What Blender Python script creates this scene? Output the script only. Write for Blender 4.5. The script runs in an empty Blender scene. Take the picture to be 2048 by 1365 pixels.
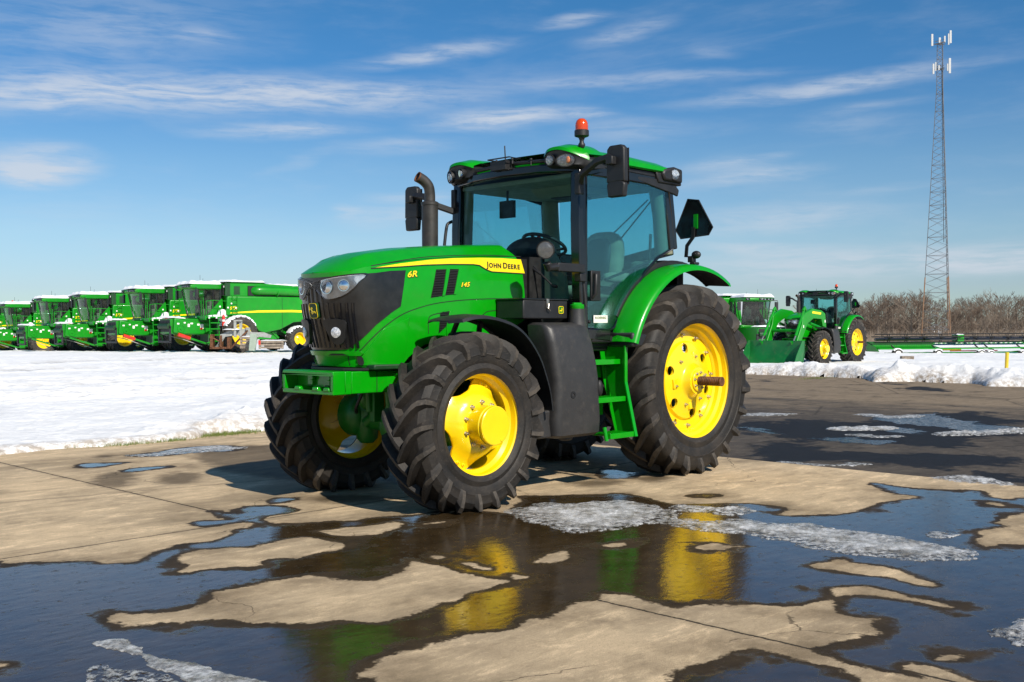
import bpy, bmesh, math, random, bisect
import numpy as np
from mathutils import Vector, Matrix, noise as mnoise
random.seed(7); rng=np.random.default_rng(5)
D=bpy.data; SC=bpy.context.scene; COL=SC.collection
PI=math.pi
import math
PLAN=[(3.615,0),(3.605,.10),(3.578,.2),(3.53,.28),(3.46,.343),(3.36,.382),(3.2,.402),(2.9,.412),(2.5,.42),(2.1,.425),(1.6,.43),(1.25,.43)]
def _dense():
    P=[(PLAN[1][0],-PLAN[1][1])]+PLAN+[(1.1,.43)]
    out=[]
    for i in range(1,len(P)-2):
        p0,p1,p2,p3=P[i-1],P[i],P[i+1],P[i+2]
        for k in range(24):
            t=k/24
            out.append(tuple(.5*((2*p1[j])+(-p0[j]+p2[j])*t+(2*p0[j]-5*p1[j]+4*p2[j]-p3[j])*t*t+(-p0[j]+3*p1[j]-3*p2[j]+p3[j])*t**3) for j in (0,1)))
    out.append(P[-2]); return out
PD=_dense(); PS=[0]
for a,b in zip(PD,PD[1:]): PS.append(PS[-1]+math.dist(a,b))
SL=PS[-1]
def lerpl(x,tab):
    if x<=tab[0][0]: return tab[0][1]
    for (a,b),(c,d) in zip(tab,tab[1:]):
        if x<=c: return b+(d-b)*(x-a)/(c-a)
    return tab[-1][1]
def plan(s):
    a=abs(s); sg=1 if s>=0 else -1
    a=min(a,SL-1e-6)
    import bisect
    i=max(0,min(len(PS)-2,bisect.bisect_right(PS,a)-1))
    t=(a-PS[i])/(PS[i+1]-PS[i]); p,q=PD[i],PD[i+1]
    x=p[0]+(q[0]-p[0])*t; y=p[1]+(q[1]-p[1])*t
    dx,dy=q[0]-p[0],q[1]-p[1]; l=math.hypot(dx,dy)
    return x,y*sg,(dy/l),(-dx/l)*sg
def HS(s,z,d=0.0):
    x,y,nx,ny=plan(s)
    rk=lerpl(z,[(1.0,-.17),(1.08,-.14),(1.25,-.09),(1.5,-.028),(1.78,0),(2.2,0)])
    nf=max(0,min(1,(x-2.7)/.7)); nf=nf*nf*(3-2*nf)
    tb=lerpl(z,[(1.0,-.03),(1.3,0),(1.7,0),(2.0,-.02)])
    return (x+rk*nf+nx*d, y+ (tb if y>0 else -tb)*min(1,abs(y)/.4)+ny*d, z)
ZS=[(1.5,1.985),(1.8,1.975),(2.5,1.93),(2.9,1.893),(3.27,1.852),(3.39,1.832),(3.5,1.80),(3.62,1.785)]
CR=[(1.5,.125),(2.5,.12),(2.9,.12),(3.27,.105),(3.5,.06),(3.6,.012),(3.62,.008)]

# ------------------------------------------------------------------ mesh builder
class B:
    def __init__(s): s.v=[]; s.f=[]; s.m=[]
    def add(s,v,f,mi=0):
        n=len(s.v); s.v+= [tuple(q) for q in v]; s.f+=[tuple(i+n for i in q) for q in f]; s.m+=[mi]*len(f); return s
    def bx(s,x0,x1,y0,y1,z0,z1,mi=0,M=None):
        v=[Vector((x,y,z)) for x in (x0,x1) for y in (y0,y1) for z in (z0,z1)]
        if M is not None: v=[M@q for q in v]
        return s.add(v,[(0,1,3,2),(4,6,7,5),(0,4,5,1),(2,3,7,6),(0,2,6,4),(1,5,7,3)],mi)
    def tube(s,pts,r,n=8,rr=None,mi=0,sq=None):
        P=[Vector(q) for q in pts]; rings=[]; prev=None
        for i,q in enumerate(P):
            t=(P[min(i+1,len(P)-1)]-P[max(i-1,0)]).normalized()
            if prev is None:
                a=Vector((0,0,1)) if abs(t.z)<.9 else Vector((1,0,0))
                u=t.cross(a).normalized()
            else: u=(prev-t*prev.dot(t)).normalized()
            prev=u; w=t.cross(u); R=rr[i] if rr else r
            if sq: rings.append([q+u*a*R*sq[0]+w*b*R*sq[1] for a,b in ((1,1),(-1,1),(-1,-1),(1,-1))])
            else: rings.append([q+(u*math.cos(2*PI*k/n)+w*math.sin(2*PI*k/n))*R for k in range(n)])
        m=4 if sq else n; v=[q for g in rings for q in g]; f=[]
        for i in range(len(P)-1):
            for k in range(m): f.append((i*m+k,i*m+(k+1)%m,(i+1)*m+(k+1)%m,(i+1)*m+k))
        f.append(tuple(range(m))[::-1]); f.append(tuple(range((len(P)-1)*m,len(P)*m)))
        return s.add(v,f,mi)
    def lathe(s,prof,c=(0,0,0),ax='y',n=32,mi=0,closed=False):
        # prof: (radius, along axis)
        v=[];f=[]
        for r,a in prof:
            for k in range(n):
                t=2*PI*k/n; p,q=r*math.cos(t),r*math.sin(t)
                w={'y':(p,a,q),'x':(a,p,q),'z':(p,q,a)}[ax]
                v.append((c[0]+w[0],c[1]+w[1],c[2]+w[2]))
        m=len(prof)
        for i in range(m if closed else m-1):
            j=(i+1)%m
            for k in range(n): f.append((i*n+k,i*n+(k+1)%n,j*n+(k+1)%n,j*n+k))
        if not closed:
            if prof[0][0]>1e-4: f.append(tuple(range(n))[::-1])
            if prof[-1][0]>1e-4: f.append(tuple(range((m-1)*n,m*n)))
        return s.add(v,f,mi)
    def prism(s,poly,ax,a0,a1,mi=0):
        def P(p,a): return {'y':(p[0],a,p[1]),'x':(a,p[0],p[1]),'z':(p[0],p[1],a)}[ax]
        n=len(poly); v=[P(p,a0) for p in poly]+[P(p,a1) for p in poly]
        f=[tuple(range(n)),tuple(range(n,2*n))[::-1]]+[(i,(i+1)%n,n+(i+1)%n,n+i) for i in range(n)]
        return s.add(v,f,mi)
    def ell(s,c,R,n=20,m=12,mi=0):
        v=[];f=[]
        for i in range(m+1):
            a=PI*i/m
            for k in range(n):
                t=2*PI*k/n; v.append((c[0]+R[0]*math.sin(a)*math.cos(t),c[1]+R[1]*math.sin(a)*math.sin(t),c[2]+R[2]*math.cos(a)))
        for i in range(m):
            for k in range(n): f.append((i*n+k,i*n+(k+1)%n,(i+1)*n+(k+1)%n,(i+1)*n+k))
        return s.add(v,f,mi)
    def grid(s,rows,mi=0,loop=False):
        n=len(rows[0]); v=[q for r in rows for q in r]; f=[]
        for i in range(len(rows)-1):
            for k in range(n if loop else n-1): f.append((i*n+k,i*n+(k+1)%n,(i+1)*n+(k+1)%n,(i+1)*n+k))
        return s.add(v,f,mi)
    def mir(s):
        n=len(s.v); f=list(s.f); m=list(s.m)
        s.v+=[(x,-y,z) for x,y,z in s.v[:n]]; s.f+=[tuple(i+n for i in reversed(q)) for q in f]; s.m+=m; return s
    def flip(s): s.v=[(x,-y,z) for x,y,z in s.v]; s.f=[tuple(reversed(q)) for q in s.f]; return s
    def xf(s,M): s.v=[tuple(M@Vector(q)) for q in s.v]; return s
def smooth_pts(P,k=6,closed=False):
    n=len(P); out=[]
    for i in range(n if closed else n-1):
        g=lambda j:P[j%n] if closed else P[max(0,min(n-1,j))]
        p0,p1,p2,p3=g(i-1),g(i),g(i+1),g(i+2)
        for q in range(k):
            t=q/k; out.append(tuple(.5*((2*p1[j])+(-p0[j]+p2[j])*t+(2*p0[j]-5*p1[j]+4*p2[j]-p3[j])*t*t+(-p0[j]+3*p1[j]-3*p2[j]+p3[j])*t**3) for j in range(len(p1))))
    if not closed: out.append(tuple(P[-1]))
    return out
SPLIT={'wheel_bolts':'wheel_bolt','lobe_bolts':'lobe_bolt','corner_trim':0,'engine_side_cover':0,'bracket_joint':0,'bracket_bolts':'bracket_bolt','side_window':0,'marker_lamp':0,'warning_stickers':'warning_sticker','white_decals':'white_decal','aerial':0,'ladder_frame':0,'auger_band':0,'upright':0,'cab_pillar':0,'disc_pad':0,'end_divider':0,'right_steps':'lower_step','mirror_back':0,'lamp_bar':0}
def obj(name,b,mat,parent=None,ang=35,bev=0,label=None,recalc=True):
    if name in SPLIT:
        par=list(range(len(b.v)))
        def find(i):
            while par[i]!=i: par[i]=par[par[i]]; i=par[i]
            return i
        for f in b.f:
            r=find(f[0])
            for i in f[1:]: par[find(i)]=r
        groups={}
        for f in b.f: groups.setdefault(find(f[0]),[]).append(f)
        o=None
        for g in groups.values():
            ids=sorted({i for f in g for i in f}); mp={i:k for k,i in enumerate(ids)}; c=B(); c.v=[b.v[i] for i in ids]; c.f=[tuple(mp[i] for i in f) for f in g]; c.m=[0]*len(g)
            o=obj(((SPLIT[name] or name)+'_') if False else (SPLIT[name] or '~'+name),c,mat,parent,ang,bev,label,recalc)
        return o
    name=name.lstrip('~')
    me=D.meshes.new(name)
    me.from_pydata([tuple(q) for q in b.v],[],b.f)
    for mm in (mat if isinstance(mat,(list,tuple)) else [mat]): me.materials.append(mm)
    if any(b.m): me.polygons.foreach_set('material_index',b.m)
    if recalc:
        bm=bmesh.new(); bm.from_mesh(me); bmesh.ops.remove_doubles(bm,verts=bm.verts,dist=1e-5); bmesh.ops.recalc_face_normals(bm,faces=bm.faces); bm.to_mesh(me); bm.free()
    if ang:
        me.polygons.foreach_set('use_smooth',[True]*len(me.polygons)); me.set_sharp_from_angle(angle=math.radians(ang))
    o=D.objects.new(name,me); COL.objects.link(o)
    if parent: o.parent=parent
    if bev:
        md=o.modifiers.new('b','BEVEL'); md.width=bev; md.segments=2; md.limit_method='ANGLE'; md.angle_limit=math.radians(40); md.use_clamp_overlap=True
        md.harden_normals=False
    if label: o['label']=label
    return o
def thing(name,label,cat,loc=(0,0,0),rz=0,group=None):
    o=D.objects.new(name,None); COL.objects.link(o); o.location=loc; o.rotation_euler=(0,0,rz)
    o['label']=label; o['category']=cat
    if group: o['group']=group
    o.empty_display_size=.3
    return o
def tag(o,label,cat,group=None,kind=None):
    o['label']=label; o['category']=cat
    if group: o['group']=group
    if kind: o['kind']=kind
    return o
def dup_tree(o,parent=None,skip=()):
    c=o.copy(); COL.objects.link(c); c.parent=parent
    for ch in [q for q in o.children if q.name.split('.')[0] not in skip]: dup_tree(ch,c,skip)
    return c
def cutmesh(o,cut):
    c=obj('cutter_tmp',cut,[],None,0); md=o.modifiers.new('c','BOOLEAN'); md.object=c; md.operation='DIFFERENCE'; md.solver='EXACT'
    dg=bpy.context.evaluated_depsgraph_get(); me=D.meshes.new_from_object(o.evaluated_get(dg)); o.modifiers.remove(md); o.data=me
    me.set_sharp_from_angle(angle=math.radians(35)); D.objects.remove(c)
def patch2(poly,S,d0,d1,step=.045,zstep=.09):
    """polygon in (s,z) laid on surface S(s,z,d), from offset d1 (inner) to d0 (outer); returns B"""
    bm=bmesh.new(); vs=[bm.verts.new((a,b,0)) for a,b in poly]; bm.faces.new(vs)
    bmesh.ops.triangulate(bm,faces=bm.faces[:])
    for k,st in ((0,step),(1,zstep)):
        lo=min(q[k] for q in poly); hi=max(q[k] for q in poly)
        c=math.ceil(lo/st)*st
        while c<hi:
            no=(1,0,0) if k==0 else (0,1,0); co=(c,0,0) if k==0 else (0,c,0)
            bmesh.ops.bisect_plane(bm,geom=bm.verts[:]+bm.edges[:]+bm.faces[:],plane_co=co,plane_no=no); c+=st
    bm.verts.index_update(); b=B(); base=[tuple(v.co) for v in bm.verts]; n=len(base)
    b.v=[S(q[0],q[1],d0) for q in base]+[S(q[0],q[1],d1) for q in base]
    for f in bm.faces:
        i=[v.index for v in f.verts]; b.f.append(tuple(i)); b.f.append(tuple(j+n for j in reversed(i)))
    for e in bm.edges:
        if len(e.link_faces)==1:
            i,j=e.verts[0].index,e.verts[1].index; b.f.append((i,j,j+n,i+n))
    b.m=[0]*len(b.f); bm.free(); return b
def strip(line,w):
    """polyline in 2D -> thin polygon of width w"""
    L=[];R=[]
    for i,q in enumerate(line):
        a=line[max(i-1,0)]; c=line[min(i+1,len(line)-1)]; dx,dy=c[0]-a[0],c[1]-a[1]; l=math.hypot(dx,dy) or 1
        nx,ny=-dy/l*w/2,dx/l*w/2; L.append((q[0]+nx,q[1]+ny)); R.append((q[0]-nx,q[1]-ny))
    return L+R[::-1]
def textmesh(body,size=1,bold=0,shear=0,ext=0,spacing=1):
    cu=D.curves.new('t','FONT'); cu.body=body; cu.size=size; cu.offset=bold; cu.shear=shear; cu.extrude=ext; cu.resolution_u=3; cu.space_character=spacing
    o=D.objects.new('t',cu); COL.objects.link(o); bpy.context.view_layer.update()
    me=D.meshes.new_from_object(o.evaluated_get(bpy.context.evaluated_depsgraph_get())); D.objects.remove(o)
    return [tuple(v.co) for v in me.vertices],[tuple(p.vertices) for p in me.polygons]
# ------------------------------------------------------------------ materials
class NT:
    def __init__(s,mat): s.t=mat.node_tree; s.n=s.t.nodes; s.l=s.t.links
    def node(s,k,**kw):
        n=s.n.new(k)
        for a,b in kw.items():
            if a.startswith('_'): setattr(n,a[1:],b)
        return n
    def link(s,a,b): s.l.new(a,b)
    def val(s,x,sock):
        if hasattr(x,'is_linked') or isinstance(x,bpy.types.NodeSocket): s.l.new(x,sock)
        else: sock.default_value=x
    def math(s,op,a,b=None,c=None,clamp=False):
        n=s.n.new('ShaderNodeMath'); n.operation=op; n.use_clamp=clamp; s.val(a,n.inputs[0])
        if b is not None: s.val(b,n.inputs[1])
        if c is not None: s.val(c,n.inputs[2])
        return n.outputs[0]
    def mix(s,f,a,b):
        n=s.n.new('ShaderNodeMix'); n.data_type='RGBA'; s.val(f,n.inputs[0]); s.val(a if not isinstance(a,tuple) else (*a,1)[:4],n.inputs[6]); s.val(b if not isinstance(b,tuple) else (*b,1)[:4],n.inputs[7]); return n.outputs[2]
    def noise(s,scale,detail=4,rough=.55,vec=None,dist=0):
        n=s.n.new('ShaderNodeTexNoise'); n.inputs['Scale'].default_value=scale; n.inputs['Detail'].default_value=detail; n.inputs['Roughness'].default_value=rough; n.inputs['Distortion'].default_value=dist
        if vec is not None: s.l.new(vec,n.inputs['Vector'])
        return n.outputs['Fac']
    def smooth(s,x,a,b,lo=0,hi=1):
        n=s.n.new('ShaderNodeMapRange'); n.interpolation_type='SMOOTHSTEP'; s.val(x,n.inputs[0]); n.inputs[1].default_value=a; n.inputs[2].default_value=b; n.inputs[3].default_value=lo; n.inputs[4].default_value=hi; return n.outputs[0]
    def bump(s,h,strength=.3,dist=.01,normal=None):
        n=s.n.new('ShaderNodeBump'); s.val(strength,n.inputs['Strength']); n.inputs['Distance'].default_value=dist; s.l.new(h,n.inputs['Height'])
        if normal is not None: s.l.new(normal,n.inputs['Normal'])
        return n.outputs[0]
    def mapping(s,vec,scale=(1,1,1),rot=(0,0,0),loc=(0,0,0),typ='POINT'):
        n=s.n.new('ShaderNodeMapping'); n.vector_type=typ; s.l.new(vec,n.inputs[0]); n.inputs['Scale'].default_value=scale; n.inputs['Rotation'].default_value=rot; n.inputs['Location'].default_value=loc; return n.outputs[0]
def newmat(name):
    m=D.materials.new(name); m.use_nodes=True; t=NT(m); p=m.node_tree.nodes['Principled BSDF']; return m,t,p
def paint(name,col,rough=.35,coat=0,metal=0,var=.12,dirt=None,dirtcol=(.16,.12,.08),bump=0,scale=6,spec=.5):
    m,t,p=newmat(name); tc=t.node('ShaderNodeTexCoord').outputs['Object']
    n=t.noise(scale,5,.6,tc); c=t.mix(t.smooth(n,.3,.7),tuple(x*(1-var) for x in col),tuple(min(1,x*(1+var)) for x in col))
    if dirt:
        d=t.smooth(t.noise(scale*2.3,7,.7,tc),.5-dirt*.1,.85-dirt*.3,0,dirt); c=t.mix(d,c,dirtcol)
        rr=t.math('ADD',rough,t.math('MULTIPLY',d,.4),clamp=True); t.link(rr,p.inputs['Roughness'])
    else:
        rr=t.smooth(t.noise(scale*3,3,.6,tc),.3,.7,rough*.85,rough*1.2); t.link(rr,p.inputs['Roughness'])
    t.link(c,p.inputs['Base Color']); p.inputs['Metallic'].default_value=metal
    p.inputs['Coat Weight'].default_value=coat; p.inputs['Coat Roughness'].default_value=.06
    p.inputs['Specular IOR Level'].default_value=spec
    if bump: t.link(t.bump(t.noise(scale*12,3,.6,tc),bump,.004),p.inputs['Normal'])
    return m
M={}
M['green']=paint('green_paint',(.0015,.275,.0025),.30,.30,var=.05,dirt=.08,spec=.35)
M['green_matte']=paint('green_cast_paint',(.006,.16,.012),.42,.1,var=.1,dirt=.2)
M['green_far']=paint('green_machine_paint',(.0015,.235,.004),.36,.2,var=.1,dirt=.15,scale=1.5)
M['bucket']=paint('green_bucket_paint',(.004,.13,.025),.4,.1,var=.15,dirt=.25,scale=2)
M['yellow']=paint('yellow_paint',(.86,.60,.004),.28,.5,var=.03,dirt=.05)
M['yellow_decal']=paint('yellow_decal',(.90,.66,.004),.35,.2,var=.01)
M['black']=paint('black_plastic',(.012,.012,.013),.5,0,var=.25,dirt=.12,dirtcol=(.1,.09,.08),bump=.15,scale=9)
M['tank']=paint('grey_black_tank_plastic',(.028,.027,.027),.46,0,var=.12,dirt=.25,dirtcol=(.10,.085,.07),bump=.25,scale=7)
M['gloss']=paint('gloss_black',(.006,.006,.007),.18,.3,var=.2)
M['grille']=paint('dusty_grille_mesh',(.010,.010,.010),.30,.15,var=.4,dirt=.16,dirtcol=(.05,.045,.04),scale=9)
M['dark']=paint('dark_undercarriage',(.006,.006,.006),.6,0,var=.3)
M['engine']=paint('dark_green_casting',(.003,.045,.008),.55,0,var=.3,dirt=.3,dirtcol=(.02,.018,.012))
M['steel']=paint('zinc_bolt',(.48,.45,.40),.32,0,metal=.9,var=.2)
M['chrome']=paint('lamp_reflector',(.85,.86,.88),.12,0,metal=1,var=.1,scale=25)
M['rust']=paint('rusty_steel',(.14,.055,.022),.55,0,metal=.3,var=.5,dirt=.5,dirtcol=(.05,.03,.02),bump=.4,scale=14)
M['beige']=paint('beige_cab_lining',(.24,.23,.165),.7,0,var=.1)
M['seat']=paint('olive_seat_fabric',(.30,.27,.19),.85,0,var=.2,bump=.3)
M['dkint']=paint('dark_cab_trim',(.009,.010,.011),.6,0,var=.2)
M['orange']=paint('orange_shaft_cover',(.55,.05,.02),.45)
M['red']=paint('red_paint',(.62,.02,.012),.35,.3)
M['white']=paint('white_sticker',(.78,.76,.70),.5,0,var=.05)
M['print']=paint('dark_print',(.012,.014,.012),.5)
M['olive_print']=paint('olive_print',(.12,.17,.01),.5)
M['exh']=paint('exhaust_pipe_coating',(.035,.032,.030),.5,0,metal=.2,var=.3,dirt=.3,dirtcol=(.09,.06,.04),scale=8)
M['galv']=paint('galvanised_steel',(.20,.20,.20),.45,0,metal=.5,var=.2,scale=.8)
M['towerdark']=paint('tower_cable_black',(.03,.03,.032),.6)
M['rustleg']=paint('weathered_brown_leg',(.23,.13,.07),.6,0,var=.3,scale=.8)
M['antw']=paint('antenna_panel_white',(.45,.45,.44),.4,0,var=.05)
M['wood']=paint('weathered_pallet_wood',(.26,.21,.16),.85,0,var=.4,dirt=.5,dirtcol=(.10,.07,.05),scale=5)
M['grey']=paint('grey_painted_steel',(.33,.34,.32),.5,0,var=.2,dirt=.4,scale=3)
M['yellowpost']=paint('yellow_post_plastic',(.75,.50,.03),.5)
M['bark']=paint('bare_bark',(.125,.088,.062),.9,0,var=.35,scale=.5)
M['bark2']=paint('pale_bare_bark',(.20,.155,.115),.9,0,var=.3,scale=.5)
M['whitewheel']=paint('white_wheel',(.75,.74,.7),.4)
def mk_rubber(name,col,dust):
    m,t,p=newmat(name); tc=t.node('ShaderNodeTexCoord').outputs['Object']
    n=t.smooth(t.noise(5,6,.65,tc),.35,.7); n2=t.smooth(t.noise(45,4,.7,tc),.45,.75)
    sc=t.smooth(t.noise(9,3,.5,t.mapping(tc,(1,6,6)),2.5),.62,.66)
    c=t.mix(t.math('MULTIPLY',n,.75),col,dust); c=t.mix(t.math('MULTIPLY',n2,.25),c,tuple(x*1.7 for x in dust))
    c=t.mix(t.math('MULTIPLY',sc,.12),c,(.2,.17,.14))
    t.link(c,p.inputs['Base Color']); p.inputs['Roughness'].default_value=.62; p.inputs['Specular IOR Level'].default_value=.35
    t.link(t.bump(t.noise(60,5,.7,tc),.35,.003),p.inputs['Normal']); return m
M['rubber']=mk_rubber('tyre_rubber',(.012,.011,.010),(.036,.029,.023))
M['lugtop']=mk_rubber('dusty_lug_rubber',(.026,.023,.020),(.10,.083,.066))
M['rubber_far']=mk_rubber('tyre_rubber_dusty',(.026,.024,.022),(.07,.058,.047))
def mk_glass(name,tint,refl=1.0,rough=.01,dust=0.0):
    m,t,p=newmat(name); n=t.n; out=n['Material Output']; n.remove(p)
    tr=t.node('ShaderNodeBsdfTransparent'); tr.inputs[0].default_value=(*tint,1)
    gl=t.node('ShaderNodeBsdfGlossy'); gl.inputs['Roughness'].default_value=rough
    fr=t.node('ShaderNodeFresnel'); fr.inputs[0].default_value=1.45
    mx=t.node('ShaderNodeMixShader'); t.link(t.math('MULTIPLY',fr.outputs[0],refl,clamp=True),mx.inputs[0]); t.link(tr.outputs[0],mx.inputs[1]); t.link(gl.outputs[0],mx.inputs[2])
    last=mx.outputs[0]
    if dust:
        tc=t.node('ShaderNodeTexCoord').outputs['Object']; df=t.node('ShaderNodeBsdfDiffuse'); df.inputs[0].default_value=(.5,.47,.4,1)
        m2=t.node('ShaderNodeMixShader'); t.link(t.smooth(t.noise(4,6,.7,tc),.3,.9,0,dust),m2.inputs[0]); t.link(last,m2.inputs[1]); t.link(df.outputs[0],m2.inputs[2]); last=m2.outputs[0]
    t.link(last,out.inputs[0]); return m
M['glass']=mk_glass('tinted_cab_glass',(.62,.88,.90),.42,.01,0)
M['glassf']=mk_glass('machine_cab_glass',(.50,.68,.66),1.2,.02,.1)
M['lens']=mk_glass('clear_lamp_lens',(.93,.95,.97),1.2,.02,.06)
def mk_lens(name,col,em):
    m,t,p=newmat(name); p.inputs['Base Color'].default_value=(*col,1); p.inputs['Roughness'].default_value=.12; p.inputs['Transmission Weight'].default_value=.35; p.inputs['Coat Weight'].default_value=.6
    p.inputs['Subsurface Weight'].default_value=.2; return m
M['amber']=mk_lens('amber_beacon_lens',(.85,.085,.001),0)
M['amber2']=mk_lens('amber_lamp_lens',(.85,.30,.12),0)
def mk_lampface():
    m,t,p=newmat('faceted_lamp_face'); tc=t.node('ShaderNodeTexCoord').outputs['Object']
    v=t.node('ShaderNodeTexVoronoi'); t.link(tc,v.inputs['Vector']); v.inputs['Scale'].default_value=60
    c=t.mix(t.smooth(v.outputs['Distance'],.1,.7),(.9,.9,.92),(.5,.52,.55)); t.link(c,p.inputs['Base Color']); p.inputs['Metallic'].default_value=.25; p.inputs['Roughness'].default_value=.18
    t.link(t.bump(v.outputs['Distance'],.35,.006),p.inputs['Normal']); return m
M['lamp']=mk_lampface()
M['silver']=paint('headlight_silver_bowl',(.66,.67,.69),.22,.3,metal=.35,var=.25,scale=14)
def mk_snow(name,col=(.86,.88,.92),dirtamt=.0):
    m,t,p=newmat(name); g=t.node('ShaderNodeNewGeometry').outputs['Position']
    n=t.smooth(t.noise(1.7,8,.65,g),.35,.75); c=t.mix(t.math('MULTIPLY',n,.35),col,tuple(x*.82 for x in col)); c=t.mix(t.smooth(t.noise(.35,7,.7,t.mapping(g,(.5,1,1))),.48,.62,0,.22),c,(.52,.53,.56))
    if dirtamt:
        a=t.node('ShaderNodeAttribute'); a.attribute_name='edge'
        d=t.math('MULTIPLY',a.outputs['Fac'],t.smooth(t.noise(9,7,.75,g),.35,.62)); c=t.mix(d,c,(.28,.21,.14))
        a2=t.node('ShaderNodeAttribute'); a2.attribute_name='rut'
        c=t.mix(t.math('MULTIPLY',a2.outputs['Fac'],t.smooth(t.noise(3,7,.7,t.mapping(g,(1,1,1))),.3,.6,0.1,.95)),c,(.42,.40,.37))
    t.link(c,p.inputs['Base Color']); p.inputs['Roughness'].default_value=.55; p.inputs['Subsurface Weight'].default_value=0; p.inputs['Specular IOR Level'].default_value=.3
    t.link(t.bump(t.noise(14,8,.75,g),.5,.03,t.bump(t.noise(3,5,.6,g),.4,.12)),p.inputs['Normal']); return m
M['snow']=mk_snow('packed_snow',(.87,.865,.855),1)
M['snowcap']=mk_snow('fresh_snow_cap',(.88,.89,.92))
# ------------------------------------------------------------------ wheels
def tyre_b(R,rb,bw,hw,lh,nl,hubz,side,lead=.34,seg=88,phase=0.,wid=1.0,lugseg=9):
    b=B(); tw=hw*.93; Rm=(R+rb)/2
    half=[(bw,rb-.012),(bw+.012,rb+.005),(bw+.022,rb+.03),(hw*.92,rb+(R-rb)*.22),(hw*.935,rb+(R-rb)*.235),(hw*.97,rb+(R-rb)*.30),(hw*.99,rb+(R-rb)*.42),(hw*1.012,rb+(R-rb)*.435),(hw*1.0,rb+(R-rb)*.45),(hw*.985,rb+(R-rb)*.64),(tw,R-lh-.045),(tw*.86,R-lh-.018),(tw*.5,R-lh-.004),(0,R-lh)]
    prof=[(r,y) for y,r in half]+[(r,-y) for y,r in half[::-1][1:]]
    rows=[]
    for r,y in prof: rows.append([(r*math.cos(2*PI*k/seg),y,r*math.sin(2*PI*k/seg)) for k in range(seg)])
    b.grid(rows,0,True)
    # lug stations (y, r, ny, nr, height, half width, t)
    st=[(-.03,R-lh,0,1,lh*.9,.022),(.0,R-lh,0,1,lh,.024),(tw*.28,R-lh-.001,0,1,lh,.0245),(tw*.5,R-lh-.004,.03,1,lh,.025),(tw*.72,R-lh-.010,.10,1,lh,.026),(tw*.88,R-lh-.020,.3,.95,lh*1.0,.024),(tw*1.0,R-lh-.045,.65,.76,lh*.97,.022),(hw*.975,R-lh-.085,.9,.43,lh*.66,.021),(hw*.995,R-lh-.135,1,.1,lh*.14,.024)]
    T=[0,.09,.28,.46,.65,.8,.91,.97,1.0]
    for sg in (1,-1):
        for k in range(nl):
            th0=2*PI*k/nl+(PI/nl if sg<0 else 0)+phase; v=[]; f=[]
            jit=random.uniform(-.006,.006)
            for (y,r,ny,nr,h,w),t in zip(st,T):
                th=th0-lead*((1-t)**1.25)+jit; w*=wid
                for dw,hh in ((-w*1.3-.022,-.004),(-w*.9,h),(w*.9,h),(w*1.3+.022,-.004)):
                    rr=r+nr*hh; a=th+dw/R
                    v.append((rr*math.cos(a),sg*(y+ny*hh),rr*math.sin(a)))
            n=len(st)
            top=[];sd=[]
            for i in range(n-1):
                for j in range(3):
                    q=(i*4+j,i*4+j+1,(i+1)*4+j+1,(i+1)*4+j)
                    (top if j==1 else sd).append(q)
            sd+=[(0,1,2,3),((n-1)*4+3,(n-1)*4+2,(n-1)*4+1,(n-1)*4)]
            off=len(b.v); b.add(v,sd,0); b.f+=[tuple(i+off for i in q) for q in top]; b.m+=[1]*len(top)
    out=[]
    for x,y,z in b.v:
        if z<-hubz+.004:
            z=-hubz+.004
        if z<-hubz+.12: y*=1+.05*(1-(z+hubz)/.12)
        out.append((x,y,z))
    b.v=out
    if side<0: b.flip()
    return b
def wheel_children(w,side,kind,mats):
    """rim, bolts, tyre as sub-parts; the wheel mesh itself is the centre disc"""
def hexbolt(b,c,r=.014,h=.02,ax='y',s=1):
    b.lathe([(r*1.35,0),(r*1.35,.003*s),(r,.0031*s),(r,h*s),(r*.5,h*s),(r*.45,(h+.012)*s)],c,ax,6)
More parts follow.
